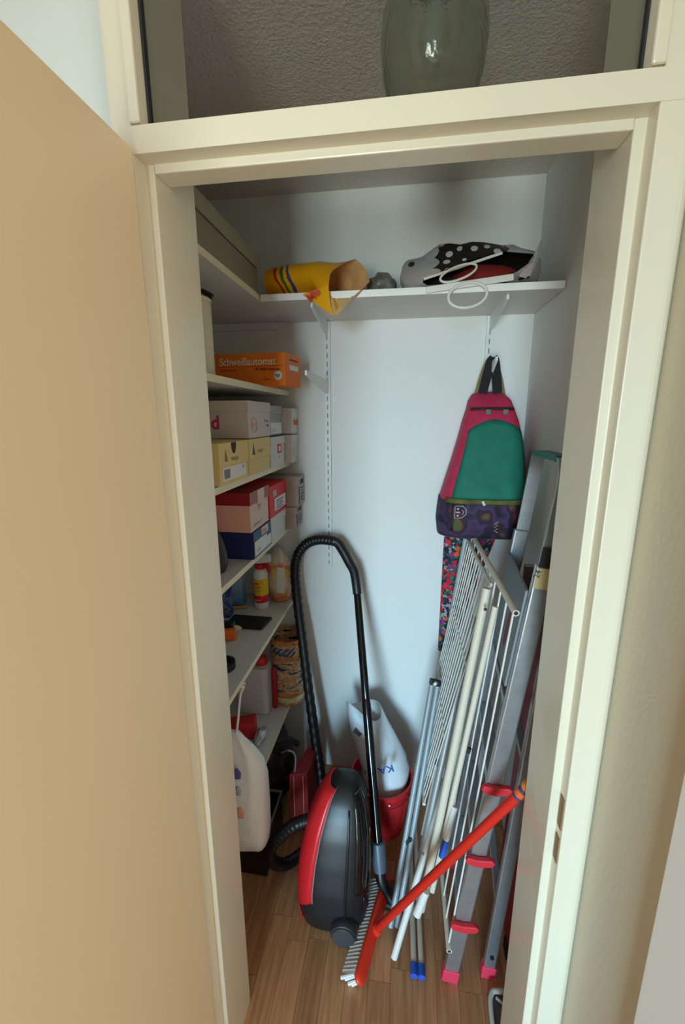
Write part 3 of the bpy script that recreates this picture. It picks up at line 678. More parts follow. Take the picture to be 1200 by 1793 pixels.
tag(lump((-.478, 1.604, Z6+.215), .05, .05, .03, 2, .15).build('dark_cloth', mat('black_cloth', (26, 20, 20), .9), smooth='all'), 'dark cloth inside the woven basket', 'cloth')
tag(MB().lathe([(.001, 0), (.017, .004), (.022, .02), (.017, .04), (.001, .048)], (-.505, 1.585, Z6+.243), 16).build('thread_ball', mat('orange_yarn', (224, 92, 30), .8), smooth=True), 'orange ball of yarn in the woven basket', 'yarn')
# jerrycan
t = thing('jerrycan', 'white plastic jerrycan with a red screw cap on the lowest shelf', 'canister', (-.60, 1.52, Z6))
HD = mat('milky_hdpe', (206, 204, 204), .45)
MB().prism([(-.665, 1.475, Z6+.0005), (-.550, 1.475, Z6+.0005), (-.536, 1.487, Z6+.0005), (-.536, 1.55, Z6+.0005), (-.665, 1.55, Z6+.0005)], (0, 0, .21)).build('body', HD, t, bevel=.014, seg=4)
MB().lathe([(.02, .205), (.02, .222)], (-.567, 1.512, Z6), 20).build('neck', HD, t, smooth=True)
MB().lathe([(.023, .218), (.024, .22), (.024, .246), (.021, .25)], (-.567, 1.512, Z6), 20).build('cap', RED, t, smooth=True)
tag(MB().lathe([(.001, 0), (.010, 0), (.011, .004), (.011, .17), (.006, .19), (.001, .191)], (-.5215, 1.535, Z6+.0005), 16).build('red_bottle', mat('crimson_plastic', (176, 28, 40), .4), smooth=True), 'small dark red bottle between jerrycan and basket', 'bottle')
tag(MB().prism([(-.66, 1.30, Z6+.0005), (-.545, 1.34, Z6+.0005), (-.555, 1.40, Z6+.0005), (-.67, 1.36, Z6+.0005)], (0, 0, .07)).build('red_packet', mat('red_packet_card', (190, 30, 36), .55, var=.3, scale=30), bevel=.004), 'red printed packet behind the hanging white bag', 'packet')
t = lump((-.520, 1.335, Z6+.022), .022, .05, .021, 12, .3)
tag(t.build('foil_pack', mat('silver_foil', (196, 196, 196), .25, metal=.6, bump=.6, bscale=60), smooth='all'), 'small crumpled silvery foil pack on the lowest shelf', 'pack')

# hanging white bag
wb = thing('hanging_bag', 'white plastic bag hanging from the shelf edge beside the door jamb', 'bag', (-.50, 1.095, .26))
secs = []
for z, cx, rx, ry in ((.254, -.508, .078, .045), (.262, -.508, .093, .056), (.30, -.508, .096, .060), (.40, -.506, .095, .062), (.50, -.505, .093, .058), (.56, -.506, .086, .046), (.60, -.510, .066, .032), (.635, -.516, .040, .018), (.66, -.520, .026, .012)):
    secs.append([Vector((cx + rx*math.copysign(abs(math.cos(a))**.65, math.cos(a))*(1+.05*noise.noise(Vector((math.cos(a)*4, math.sin(a)*4, z*12)))), 1.095 + ry*math.copysign(abs(math.sin(a))**.65, math.sin(a))*(1+.30*noise.noise(Vector((math.cos(a)*4.5, 3, z*8)))), z)) for a in [2*math.pi*i/32 for i in range(32)]])
MB().rings(secs, True).build('bag_film', mat('white_film', (240, 239, 238), .35, bump=.5, bscale=22), wb, smooth='all')
MB().tube(spline([(-.505, 1.09, .645), (-.492, 1.088, .72), (-.480, 1.086, .80), (-.466, 1.085, .835)], 5), .004, 6).build('handle', mat('white_film', (228, 222, 216), .35), wb, smooth='all')
MB().tube(spline([(-.54, 1.09, .645), (-.53, 1.085, .73), (-.50, 1.083, .81), (-.466, 1.083, .838)], 5), .004, 6).build('handle', mat('white_film', (228, 222, 216), .35), wb, smooth='all')
for (dx_, z, w_, m) in ((-.06, .565, .02, mat('violet_print', (96, 92, 170), .6)), (-.055, .42, .022, mat('salmon_print', (232, 168, 142), .6)), (-.06, .50, .016, mat('pale_blue_print', (170, 184, 206), .6))):
    lump((-.463 + dx_*.35, 1.034, z), w_*.7, .004, w_, 3, .2, 12, 8, False).build('print_patch', m, wb, smooth='all')
tag(MB().lathe([(.003, -.001), (.003, .007)], (-.4668, 1.085, .8445), 8, axis='x').build('shelf_hook', METALW), 'small white hook on the shelf edge carrying the bag', 'hook')

# ================================================================== FLOOR LEFT
def patch(nt, tc):
    v = node(nt, 'ShaderNodeTexNoise', Scale=22.0, Detail=3.0); nt.links.new(tc.outputs['Object'], v.inputs['Vector'])
    return cramp(nt, v.outputs['Fac'], [(.4, (18, 17, 18)), (.56, (34, 24, 24)), (.64, (110, 52, 46)), (.70, (24, 22, 24))])
t = thing('black_bag', 'black patterned shopping bag on the floor under the lowest shelf', 'bag', (-.50, 1.50, 0))
o = lump((-.545, 1.50, .165), .100, .13, .195, 21, .12, 26, 18)
for p in o.v: p.z = max(p.z, .001); p.y = min(p.y, 1.69)
o.build('bag_body', ramp_mat('black_pattern_fabric', patch, .7, bump=(.5, 18)), t, smooth='all')
MB().tube(spline([(-.455, 1.385, .33), (-.42, 1.37, .36), (-.395, 1.375, .33), (-.40, 1.36, .24), (-.415, 1.352, .16)], 6), .004, 6).build('strap', mat('silver_strap', (150, 150, 152), .4, metal=.4), t, smooth='all')
MB().tube(spline([(-.55, 1.40, .34), (-.50, 1.37, .385), (-.43, 1.40, .385), (-.40, 1.43, .34)], 6), .012, 8).build('handle', BLACKM, t, smooth='all')
t = thing('red_carton', 'dark red flat carton standing behind the vacuum cleaner', 'carton', (-.36, 1.40, 0))
MB().prism([(-.415, 1.345, .001), (-.345, 1.365, .001), (-.335, 1.56, .001), (-.355, 1.56, .001)], (0, 0, .27)).build('body', mat('dark_red_carton', (140, 26, 32), .6), t, bevel=.002)
for k in (.25, .75):
    p = Vector((-.415, 1.344, 0)).lerp(Vector((-.345, 1.364, 0)), k)
    MB().bar(p + Vector((0, -.0005, .01)), p + Vector((0, -.0005, .262)), (1, 0, 0), .0014, .0005).build('stripe', mat('gold_stripe', (196, 146, 90), .6), t)
t = thing('dark_crate', 'dark crate with a grey rim on the floor beside the left jamb', 'crate', (-.56, 1.26, 0))
m_ = MB(); x0, x1, y0, y1, h = -.66, -.455, 1.165, 1.365, .165
m_.box((x0, y0, .001), (x1, y1, .008)); m_.box((x0, y0, .008), (x0+.006, y1, h)); m_.box((x1-.006, y0, .008), (x1, y1, h)); m_.box((x0+.006, y0, .008), (x1-.006, y0+.006, h)); m_.box((x0+.006, y1-.006, .008), (x1-.006, y1, h))
m_.build('body', BLACKP, t)
MB().tube([(x0, y0, h), (x1, y0, h), (x1, y1, h), (x0, y1, h)], .006, 8, closed=True).build('rim', mat('grey_rim', (120, 118, 116), .5), t)
tag(BX((-.645, 1.18, .009), (-.475, 1.35, .15)).build('dark_bundle', mat('charcoal_cloth', (30, 30, 33), .9, bump=.8, bscale=25), bevel=.03, seg=4), 'charcoal bundle of cloth inside the dark crate', 'cloth')

# ================================================================== VACUUM CLEANER
vc = thing('vacuum_cleaner', 'red and black cylinder vacuum cleaner standing upright on the floor', 'vacuum cleaner', (-.20, 1.12, 0))
# sections: height z, centre x,y, half width x, half depth y
VS = [(.004, -.192, 1.115, .098, .085), (.02, -.194, 1.116, .108, .098), (.07, -.197, 1.12, .116, .104), (.15, -.198, 1.13, .118, .106), (.24, -.193, 1.145, .112, .102), (.32, -.186, 1.16, .100, .094), (.375, -.180, 1.173, .084, .082), (.415, -.176, 1.183, .066, .066), (.440, -.172, 1.189, .046, .046), (.452, -.170, 1.192, .020, .022)]
def vsec(z):
    for a, b in zip(VS, VS[1:]):
        if a[0] <= z <= b[0]:
            k = (z - a[0])/(b[0]-a[0]); return [a[i] + (b[i]-a[i])*k for i in range(5)]
    return list(VS[-1])
def vpt(z, a, g=0):
    _, cx, cy, rx, ry = vsec(z); e = .62
    c, s = math.cos(a), math.sin(a)
    return Vector((cx + (rx+g)*math.copysign(abs(c)**e, c), cy + (ry+g)*math.copysign(abs(s)**e, s), z))
zz = [.004, .012, .02, .045] + [.07 + .015*i for i in range(23)] + [.415, .428, .440, .447, .452]
MB().rings([[vpt(z, 2*math.pi*k/40) for k in range(40)] for z in zz], True).build('body', GREYP, vc, smooth='all')
def vshell(a0, a1, z0, z1, g, m, nm, na=14, nz=24, cutf=None):
    rings = []
    for j in range(nz+1):
        z = z0 + (z1-z0)*j/nz; e = cutf(z) if cutf else a1
        rings.append([vpt(z, math.radians(a0 + (e-a0)*k/na), g) for k in range(na+1)])
    o = MB().rings(rings, False, wrap=False).build(nm, m, vc, smooth='all'); solid(o, .003, 1); return o
# front of the cross section (towards the viewer) is 270 deg, left is 180 deg
vshell(118, 252, .075, .441, .002, RED, 'red_cover', cutf=lambda z: 252 if z > .118 else 252 - 39*(.118-z)/.043)
vshell(125, 213, .006, .075, .002, RED, 'red_skirt')
vshell(300, 352, .16, .436, .003, mat('gloss_black_plastic', (14, 14, 15), .12, coat=.5), 'dust_cover')
vshell(282, 286, .03, .40, .0015, BLACKP, 'seam_strip', na=2)
vshell(252, 254, .12, .445, .0025, mat('pale_trim', (150, 120, 124), .4), 'trim_line', na=1)
for a0 in (318, 332):
    vshell(a0, a0+3, .10, .15, .008, BLACKP, 'grille_rib', na=2, nz=4)
w = MB().lathe([(.001, -.010), (.030, -.010), (.040, -.006), (.043, .0), (.043, .022), (.040, .028), (.001, .028)], (-.150, 1.0, .046), 28, axis='y').build('wheel', mat('wheel_grey', (44, 45, 48), .4), vc, smooth=True)
MB().lathe([(.001, -.014), (.033, -.0135), (.036, -.010)], (-.150, 1.0, .046), 28, axis='y').build('hub_cap', mat('hub_grey', (62, 64, 68), .35), w, smooth=True)
# hose: from the grip at the top of the tube down the wall, a loop on the floor, into the body
hp = [at(583,947,1.628), at(560,945,1.632), at(538,952,1.632), at(522,972,1.630), at(517,1005,1.626), at(522,1060,1.60), at(531,1130,1.565), at(541,1210,1.535), at(552,1290,1.505), at(561,1350,1.475),
      Vector((-.298, 1.43, .055)), Vector((-.285, 1.36, .030)), Vector((-.300, 1.295, .024)), Vector((-.345, 1.245, .024)), Vector((-.392, 1.185, .042)), Vector((-.428, 1.15, .095)), Vector((-.430, 1.14, .160)), Vector((-.392, 1.135, .222)), Vector((-.340, 1.135, .280)), Vector((-.290, 1.145, .300)), Vector((-.255, 1.155, .290))]
hs = spline(hp, 14)
hr = [.0205 + .0016*math.sin(i*1.9) for i in range(len(hs))]
MB().tube(hs, hr, 14).build('hose', mat('black_hose', (17, 17, 18), .42), vc, smooth='all')
# curved grip
gp = spline([at(583,947,1.628), at(592,951,1.626), at(602,966,1.616), at(612,985,1.604), at(620,1000,1.590), at(624,1022,1.572), at(626,1040,1.560)], 6)
MB().tube(gp, [.021 - .0035*i/len(gp) for i in range(len(gp))], 14).build('grip', GREYP, vc, smooth='all')
tb0, tb1 = at(625.5, 1034, 1.564), Vector((-.057, 1.195, .187))
tm = tb0.lerp(tb1, .46)
MB().tube([tb0, tm], .0150, 16).build('upper_tube', mat('black_chrome', (16, 16, 18), .12, metal=.3, coat=.6), vc, smooth=True)
MB().tube([tm, tm.lerp(tb1, .05), tb1], [.0150, .0168, .0168], 16).build('lower_tube', mat('black_chrome', (16, 16, 18), .12, metal=.3, coat=.6), vc, smooth=True)
dd = (tb1 - tb0).normalized()
p1 = tb1 + dd*.085
MB().tube([tb1 - dd*.004, tb1, tb1 + dd*.05, p1], [.020, .0250, .0250, .022], 16).build('collar', mat('blue_grey_plastic', (84, 96, 108), .4), vc, smooth=True)
el = spline([p1 - dd*.01, p1 + Vector((.006, -.012, -.025)), Vector((-.012, 1.135, .045)), Vector((.0, 1.13, .032))], 5)
MB().tube(el, .019, 14).build('elbow', BLACKP, vc, smooth='all')
MB().prism([(-.055, 1.205, .002), (.035, 1.195, .002), (.047, 1.135, .002), (.035, 1.105, .002), (-.045, 1.115, .002), (-.062, 1.15, .002)], (0, 0, .03)).build('floor_nozzle', BLACKP, vc, bevel=.008, seg=3)

# ================================================================== BUCKET AND BAG
bc = Vector((-.058, 1.445, 0))
bu = thing('bucket', 'red plastic bucket on the floor at the back wall', 'bucket', bc)
MB().lathe([(.001, .012), (.086, .012), (.088, .010), (.089, .0008), (.0915, .0008), (.094, .06), (.118, .222), (.124, .224), (.125, .236), (.117, .236), (.115, .222), (.089, .02), (.001, .018)], bc, 44, cap=False).build('pail', REDB, bu, smooth=True)
hp_ = [bc + Vector((.122*math.cos(a), .122*math.sin(a) - .004, .218 - .03*abs(math.sin(a))**.8 + .0)) + Vector((0, 0, 0)) for a in [math.radians(-168 + 156*i/24) for i in range(25)]]
hp_ = [bc + (p - bc)*1.02 for p in hp_]
MB().tube(hp_, .0016, 6).build('wire_handle', mat('dull_wire', (120, 40, 44), .4, metal=.3), bu, smooth=True)
for k in range(6):
    a = math.radians(-115 + 46*k)
    c0, s0 = math.cos(a), math.sin(a)
    MB().bar(bc + Vector((.0930*c0, .0930*s0, .03)), bc + Vector((.1165*c0, .1165*s0, .20)), (-s0, c0, 0), .012, .002).build('rib', REDB, bu)
MB().lathe([(.004, 0), (.004, .003)], bc + Vector((.035, -.119, .205)), 10, axis='y').build('rivet', METALW, bu, smooth=True)
FILM = mat('white_bag_film', (218, 224, 228), .45, bump=.35, bscale=24)
bgb = thing('carrier_bag', 'white plastic carrier bag with blue letters standing in the red bucket', 'bag', (-.07, 1.46, .03))
secs = []
for z, cx, cy, rx, ry in ((.03, -.055, 1.445, .045, .045), (.06, -.052, 1.445, .062, .055), (.20, -.045, 1.44, .090, .070), (.26, -.045, 1.445, .096, .066), (.31, -.066, 1.47, .096, .055), (.36, -.096, 1.50, .088, .048), (.41, -.122, 1.525, .080, .044), (.455, -.142, 1.54, .074, .044)):
    ring = []
    for i in range(32):
        a = 2*math.pi*i/32; k = 1 + .09*noise.noise(Vector((math.cos(a)*1.8, math.sin(a)*1.8, z*7)))
        zt = z
        if z > .37: zt = z + .025*math.cos(a)*-.6*(z-.37)/.08 + .022*math.sin(a*2)*(z-.37)/.08
        ring.append(Vector((cx + rx*math.cos(a)*k, cy + ry*math.sin(a)*k, zt)))
    secs.append(ring)
m_ = MB().rings(secs, False); m_.add(secs[0], [tuple(range(32))])
solid(m_.build('bag_film', FILM, bgb, smooth='all'), .002, 0)
MB().bar(at(620,1279,1.462), at(632,1288,1.462), (0, 0, 1), .008, .001).build('hand_hole', mat('hole_grey', (84, 78, 80), .8), bgb)
BLI = mat('blue_bag_print', (44, 84, 160), .6)
lettering('KA', at(688, 1339, 1.362), (-.93, -.06, -.32), (.26, .1, -.9), .046, BLI, bgb, bold=.02)
lettering('UF', at(643, 1349, 1.37), (-1, -.05, .1), (-.1, .1, -.9), .034, mat('faded_blue_print', (110, 124, 156), .6), bgb)

# ================================================================== BROOM
br = thing('broom', 'red broom with white bristles leaning across the floor in front', 'broom', (-.06, 1.03, 0))
T1, T2 = Vector((-.128, .905, .004)), Vector((-.060, 1.195, .004))
bd = Vector((.66, -.12, .72)).normalized()           # bristle tip -> block
ax = (T2 - T1).normalized(); wd_ = ax.cross(bd).normalized()
BL = .048
ca, cb = T1 + bd*BL, T2 + bd*BL
def blk(p, k): return [p + wd_*.020*k*math.cos(a) + bd*(.011 + .011*k*math.sin(a)) for a in [2*math.pi*i/16 for i in range(16)]]
rg = []
for s, k in ((-.012, .25), (-.009, .6), (-.002, .88), (.01, 1.0)): rg.append(blk(ca + ax*s, k))
for s, k in ((-.01, 1.0), (.002, .88), (.009, .6), (.012, .25)): rg.append(blk(cb + ax*s, k))
MB().rings(rg, True).build('broom_head', ORANGERED, br, smooth=True)
bm_ = MB(); N = 27
for i in range(N):
    for j, wv in enumerate((-.014, -.005, .005, .014)):
        s = (i + .5 + .25*(j % 2))/ (N+.5); base = ca.lerp(cb, s) + wd_*wv
        tip = T1.lerp(T2, s) + wd_*wv*1.55 + ax*random.uniform(-.003, .003)
        tip.z = max(.001, tip.z)
        bm_.tube([base, base.lerp(tip, .5), tip], [.0030, .0044, .0056], 7)
bb = bm_.build('bristles', mat('white_bristle', (232, 230, 226), .6), br, smooth=True); bb['kind'] = 'stuff'
tm_ = MB()
for i in range(N):
    s = (i + .5)/N; tm_.lathe([(.0016, 0), (.0016, .0008)], ca.lerp(cb, s) - wd_*.0245 + bd*.008, 6, axis='x')
J = at(657, 1630, 1.028); HT = at(929, 1372, .852)
hd_ = (HT - J).normalized()
MB().tube([J - hd_*.03, J + hd_*.012, J + hd_*.03], [.020, .0175, .014], 16).build('socket', ORANGERED, br, smooth=True)
MB().tube([J + hd_*.02, HT - hd_*.055], .0118, 16).build('handle', mat('red_coated_tube', (206, 40, 28), .35), br, smooth=True)
MB().tube([HT - hd_*.055, HT - hd_*.018], .0121, 16).build('sticker_band', mat('navy_sticker', (62, 66, 96), .5), br, smooth=True)
MB().tube([HT - hd_*.046, HT - hd_*.030], .0123, 16).build('sticker_mark', mat('orange_sticker', (226, 96, 44), .5), br, smooth=True)
MB().tube([HT - hd_*.018, HT], .0122, 16).build('end_cap', mat('orange_cap', (216, 122, 46), .5), br, smooth=True)

# ================================================================== STEPLADDER (folded, side on, leaning to the right wall)
la = thing('stepladder', 'folded aluminium stepladder with red feet leaning on the right wall', 'ladder', (.23, 1.14, 0))
F1 = Vector((.176, .968, .03)); K = Vector((.1235, .028, 1.0)); FAR = Vector((.030, .335, 0))
def fr(z, far=0): return F1 + K*(z - .03) + FAR*far
R1 = Vector((.288, .992, .03)); HINGE = fr(1.18) + Vector((.048, 0, 0))
UX = Vector((1, 0, 0))
for far in (0, 1):
    o = MB().bar(fr(.03, far), fr(1.29, far), UX, .021, .011).build('front_rail', ALU, la, bevel=.004)
    MB().bar(R1 + FAR*far, HINGE + FAR*far*.98, UX, .017, .010).build('rear_rail', ALU, la, bevel=.004)
    p = fr(.0, far); q = fr(.045, far); p.z = .001
    MB().bar(p, q, UX, .024, .014).build('foot', PINKPAD, la, bevel=.004)
    d_ = (HINGE - R1).normalized(); p = R1 + FAR*far - d_*.029; p.z = .001
    MB().bar(p, R1 + FAR*far + d_*.015, UX, .021, .013).build('foot', PINKPAD, la, bevel=.004)
# steps
for i, z in enumerate((.225, .455, .685, .915)):
    c = fr(z); d = fr(z, 1)
    MB().bar(c + Vector((0, .011, 0)), d - Vector((0, .011, 0)), UX, .020, .010).build('step', ALU, la, bevel=.003)
    if i < 3:
        m_ = MB().prism([c + Vector((x_, -.026, z_)) for x_, z_ in ((-.032, -.010), (.0, -.017), (.036, -.010), (.042, .004), (.034, .012), (.0, .008), (-.030, .012), (-.036, .0))], (0, .014, 0)).build('step_cap', STEPRED, la, bevel=.003)
# folded platform
pa, pb_ = fr(.96) + Vector((-.026, .014, 0)), fr(1.22) + Vector((-.026, .014, 0))
MB().add([pa, pa + FAR*.93, pb_ + FAR*.93, pb_, pa + Vector((.008,0,0)), pa + FAR*.93 + Vector((.008,0,0)), pb_ + FAR*.93 + Vector((.008,0,0)), pb_ + Vector((.008,0,0))],
         [(0,1,2,3),(7,6,5,4),(0,4,5,1),(1,5,6,2),(2,6,7,3),(3,7,4,0)]).build('platform', mat('grey_platform', (128, 138, 146), .5, metal=.3), la, bevel=.002)
cc = at(884, 1128, 1.10); cc = pa.lerp(pb_, .42) + FAR*.30 + Vector((-.0006, 0, 0))
MB().prism([cc + FAR.normalized()*.016*math.cos(a) + K.normalized()*.052*math.copysign(abs(math.sin(a))**.8, math.sin(a)) for a in [2*math.pi*i/24 for i in range(24)]], (-.0006, 0, 0)).build('warning_sticker', mat('maroon_sticker', (140, 44, 64), .6), la)
MB().bar(R1 + (HINGE-R1)*.2 + Vector((0,.01,0)), R1 + (HINGE-R1)*.2 + FAR - Vector((0,.01,0)), UX, .012, .008).build('rear_brace', ALU, la, bevel=.002)
MB().bar(R1 + (HINGE-R1)*.62 + Vector((0,.01,0)), R1 + (HINGE-R1)*.62 + FAR - Vector((0,.01,0)), UX, .012, .008).build('rear_brace', ALU, la, bevel=.002)
# hand hoop
hn0, hf0 = fr(1.27) + Vector((.004, 0, 0)), fr(1.27, 1) + Vector((.004, 0, 0)); hn1 = fr(1.505) + Vector((.004, 0, 0)); hf1 = fr(1.50, 1) + Vector((.002, 0, 0))
FD = FAR.normalized()
hpth = spline([hn0, hn0.lerp(hn1, .5), hn0.lerp(hn1, .88), hn1 + FD*.020 + Vector((0, 0, .020)), hn1 + FD*.055 + Vector((.001, 0, .030))], 5)
fpth = spline([hf0, hf0.lerp(hf1, .5), hf0.lerp(hf1, .88), hf1 - FD*.020 + Vector((0, 0, .020)), hf1 - FD*.055 + Vector((.001, 0, .030))], 5)
def strap(path, hw, th):
    rings = []
    for i, p in enumerate(path):
        t_ = (path[min(i+1, len(path)-1)] - path[max(i-1, 0)]).normalized(); u = (UX - t_*UX.dot(t_)).normalized(); w_ = t_.cross(u)
        rings.append([p + u*hw + w_*th, p - u*hw + w_*th, p - u*hw - w_*th, p + u*hw - w_*th])
    return MB().rings(rings, True)
strap(hpth, .019, .004).build('hoop_leg', ALU, la, smooth=True, bevel=.001); strap(fpth, .019, .004).build('hoop_leg', ALU, la, smooth=True, bevel=.001)
strap([hpth[-3], hpth[-1], fpth[-1], fpth[-3]], .021, .0075).build('hand_grip', TEALP, la, bevel=.003)
# stickers on the near rail
def rail_label(z0, z1, m, nm, g=.0006, w=.019): 
    a_, b_ = fr(z0) + Vector((0, -.0112 - g, 0)), fr(z1) + Vector((0, -.0112 - g, 0))
    return MB().bar(a_, b_, UX, w, .0004).build(nm, m, la)
rail_label(1.235, 1.285, mat('cream_sticker', (206, 186, 134), .6), 'sticker'); rail_label(1.287, 1.335, mat('black_sticker', (34, 34, 32), .6), 'sticker', .002)
lettering('24', fr(1.262) + Vector((-.013, -.0128, 0)), (.3, 0, 1), (-1, 0, .12), .02, INK, la)
MB().lathe([(.006, 0), (.006, .004), (.002, .006)], R1 + (HINGE-R1)*.05 + Vector((0, -.0155, 0)), 10, axis='y').build('bolt', GREYP, la, smooth=True)

# ================================================================== DRYING RACK
rk = thing('drying_rack', 'folded white clothes drying rack with thin wires leaning against the stepladder', 'drying rack', (.13, 1.20, 0))
T0 = at(904, 1074, .985); Tf = at(826, 934, 1.56)
B0 = at(787, 1666, .955); Bf = B0 + (Tf - T0)*.98 + Vector((.012, 0, 0))
def rod(a, b, r, m, nm, n_=8, par=None): return MB().tube([a, b], r, n_).build(nm, m, par or rk, smooth=True)
def hollow(a, b, r, m, nm):
    d = (b-a).normalized(); o = rod(a, b, r, m, nm, 14)
    MB().tube([a - d*.0004, a + d*.0002], r*.62, 12).build('tube_mouth', DARK, o)
hollow(T0, Tf, .0085, RACKC, 'top_bar'); hollow(B0, Bf, .0085, RACKC, 'bottom_bar')
W0a, W0b = T0, B0
NW = 10
base_wire = None; first = T0.lerp(Tf, .035); v_ = (B0.lerp(Bf, .03) - first)
wire_me = None
for i in range(NW):
    s = .03 + .94*i/(NW-1)
    a, b = T0.lerp(Tf, s), B0.lerp(Bf, s)
    if wire_me is None:
        o = MB().tube([Vector((0,0,0)), b - a], .0026, 6).build('wire', RACK, None, smooth=True); wire_me = o.data; v0 = b - a
    else:
        o = bpy.data.objects.new('wire', wire_me); COL.objects.link(o)
    o.parent = rk; o.location = a - rk.location
# second (inner) wing: hangs on the left side of the first one
U0, Uf = T0.lerp(Tf, .34) + Vector((-.014, 0, -.022)), T0.lerp(Tf, .96) + Vector((-.014, 0, -.022))
V0 = U0 + Vector((-.155, .02, -.80)); Vf = Uf + Vector((-.125, .02, -.80))
rod(U0, Uf, .006, RACKC, 'wing_bar', 10); rod(V0, Vf, .006, RACK, 'wing_bar', 10)
wm = None
for i in range(13):
    s = i/12; a, b = U0.lerp(Uf, s), V0.lerp(Vf, s)
    o = MB().tube([a, b], .0020, 6).build('wire', RACK, rk, smooth=True)
for s in (.33, .66): rod(U0.lerp(V0, s), Uf.lerp(Vf, s), .003, RACK, 'cross_wire', 6)
# legs
rod(at(853, 1030, 1.13), at(738, 1592, 1.03), .0115, RACKC, 'leg', 14)
rod(at(868, 1062, 1.12), at(757, 1560, 1.04), .0085, RACKC, 'leg', 12)
rod(at(830, 1080, 1.30), at(725, 1560, 1.09), .0105, mat('rack_silver_tube', (178, 182, 182), .4, metal=.4), 'leg', 12)
l_ = rod(at(797, 1412, 1.06), at(781, 1470, 1.035), .0092, RACK, 'leg_end', 12); 
rod(at(781, 1470, 1.035), at(774, 1500, 1.025), .0098, BLUE, 'foot_cap', 12)
a_, b_ = at(746, 1560, 1.02), at(730, 1602, 1.0)
rod(a_, b_, .0125, RACK, 'leg_end', 14)
MB().lathe([(.004, -.002), (.004, .002)], at(741, 1488, 1.055) + Vector((0, -.012, 0)), 10, axis='y').build('rivet', ALU, rk, smooth=True)
for px in (725, 738.5):
    f_ = at(px, 1712, .953); f_.z = .0115
    e_ = Vector((f_.x - .012, 1.56, .0115))
    rod(f_ + Vector((0, .022, 0)), e_, .0088, RACKC, 'base_bar', 12)
    rod(f_ + Vector((0, -.004, 0)), f_ + Vector((0, .026, 0)), .0108, BLUE, 'foot_cap', 14)
MB().tube([at(802, 1300, 1.12), at(799, 1312, 1.118)], .006, 10).build('joint', DARK, rk)
MB().tube([at(823, 1310, 1.09), at(820, 1318, 1.088)], .006, 10).build('joint', DARK, rk)
MB().lathe([(.0045, -.001), (.0045, .001)], at(849, 1064, 1.1) + Vector((-.0, -.010, 0)), 10, axis='y').build('rivet', DARK, rk)
rod(Tf + Vector((-.02, .0, -.02)), Vector((.10, 1.60, .02)), .0085, ALUF, 'rear_leg', 12)
# silver folding frame left of the rack
sf = thing('folding_frame', 'narrow silver tube frame with a white foot standing left of the drying rack', 'frame', (.03, 1.2, 0))
sa, sb = at(757, 1196, 1.40), Vector((-.005, 1.065, .012)); so_ = Vector((.021, .004, 0))
rod(sa, sb, .0093, ALUF, 'tube', 12, sf); rod(sa + so_, sb + so_, .0093, ALUF, 'tube', 12, sf)
c_ = sa + so_*.5; ud = (sa - sb).normalized()
MB().bar(c_ - ud*.01, c_ + ud*.014, so_, .020, .011).build('top_cap', BLACKP, sf, bevel=.004)
rod(c_ + Vector((-.004, -.011, .0)), c_ + Vector((.004, -.0125, .01)) , .006, METALW, 'button', 10, sf)
cs0, cs1 = at(767, 1338, 1.262), at(741, 1462, 1.17)
rod(cs0, cs1, .0075, METALW, 'short_tube', 12, sf); rod(cs0 + (cs0-cs1).normalized()*.012, cs0 - (cs0-cs1).normalized()*.004, .0105, BLACKP, 'end_cap', 12, sf)
fb = at(690, 1680, .985); fb.z = .011; fe = at(792, 1330, 1.22)
rod(fb, fe, .0105, RACK, 'white_leg', 14, sf)
MB().bar(sa.lerp(sb, .66) - ud*.012, sa.lerp(sb, .66) + so_ + ud*.0, so_, .006, .009).build('joint', DARK, sf)

# ================================================================== BACKPACK
bp = thing('backpack', 'pink, teal and purple backpack hanging on the right of the back wall', 'backpack', (.265, 1.58, 1.20))
def bsec(z, x0, x1, yf, yb=1.682, n=36, e=.55):
    cx = (x0+x1)/2; rx = (x1-x0)/2; cy = (yf+yb)/2; ry = (yb-yf)/2; out = []
    for k in range(n):
        a = 2*math.pi*k/n; c, s = math.cos(a), math.sin(a)
        out.append(Vector((cx + rx*math.copysign(abs(c)**e, c), cy + ry*math.copysign(abs(s)**e, s), z)))
    return out
# outline: z, left x, right x, front y
BS = [(1.205, .145, .405, 1.53), (1.213, .128, .418, 1.50), (1.26, .122, .424, 1.485), (1.33, .126, .424, 1.480), (1.40, .144, .420, 1.485), (1.48, .166, .412, 1.50), (1.56, .186, .400, 1.515), (1.62, .200, .385, 1.535), (1.66, .212, .372, 1.56), (1.69, .218, .362, 1.585), (1.712, .232, .342, 1.615), (1.720, .25, .325, 1.635)]
PINK = mat('pink_nylon', (186, 38, 78), .7, var=.12, scale=30, bump=.15, bscale=200); TEAL = mat('teal_nylon', (12, 108, 90), .75, var=.15, scale=25, bump=.2, bscale=40)
def purple(nt, tc):
    v = node(nt, 'ShaderNodeTexNoise', Scale=16.0, Detail=1.5); nt.links.new(tc.outputs['Object'], v.inputs['Vector'])
    return cramp(nt, v.outputs['Fac'], [(.30, (26, 20, 34)), (.40, (58, 42, 72)), (.50, (70, 50, 88)), (.56, (36, 28, 46)), (.63, (44, 34, 54)), (.66, (96, 34, 46)), (.72, (80, 84, 44))])
PURPLE = ramp_mat('purple_print_nylon', purple, .75, bump=(.15, 150))
MB().rings([bsec(*s) for s in BS], True).build('body', PINK, bp, smooth='all')
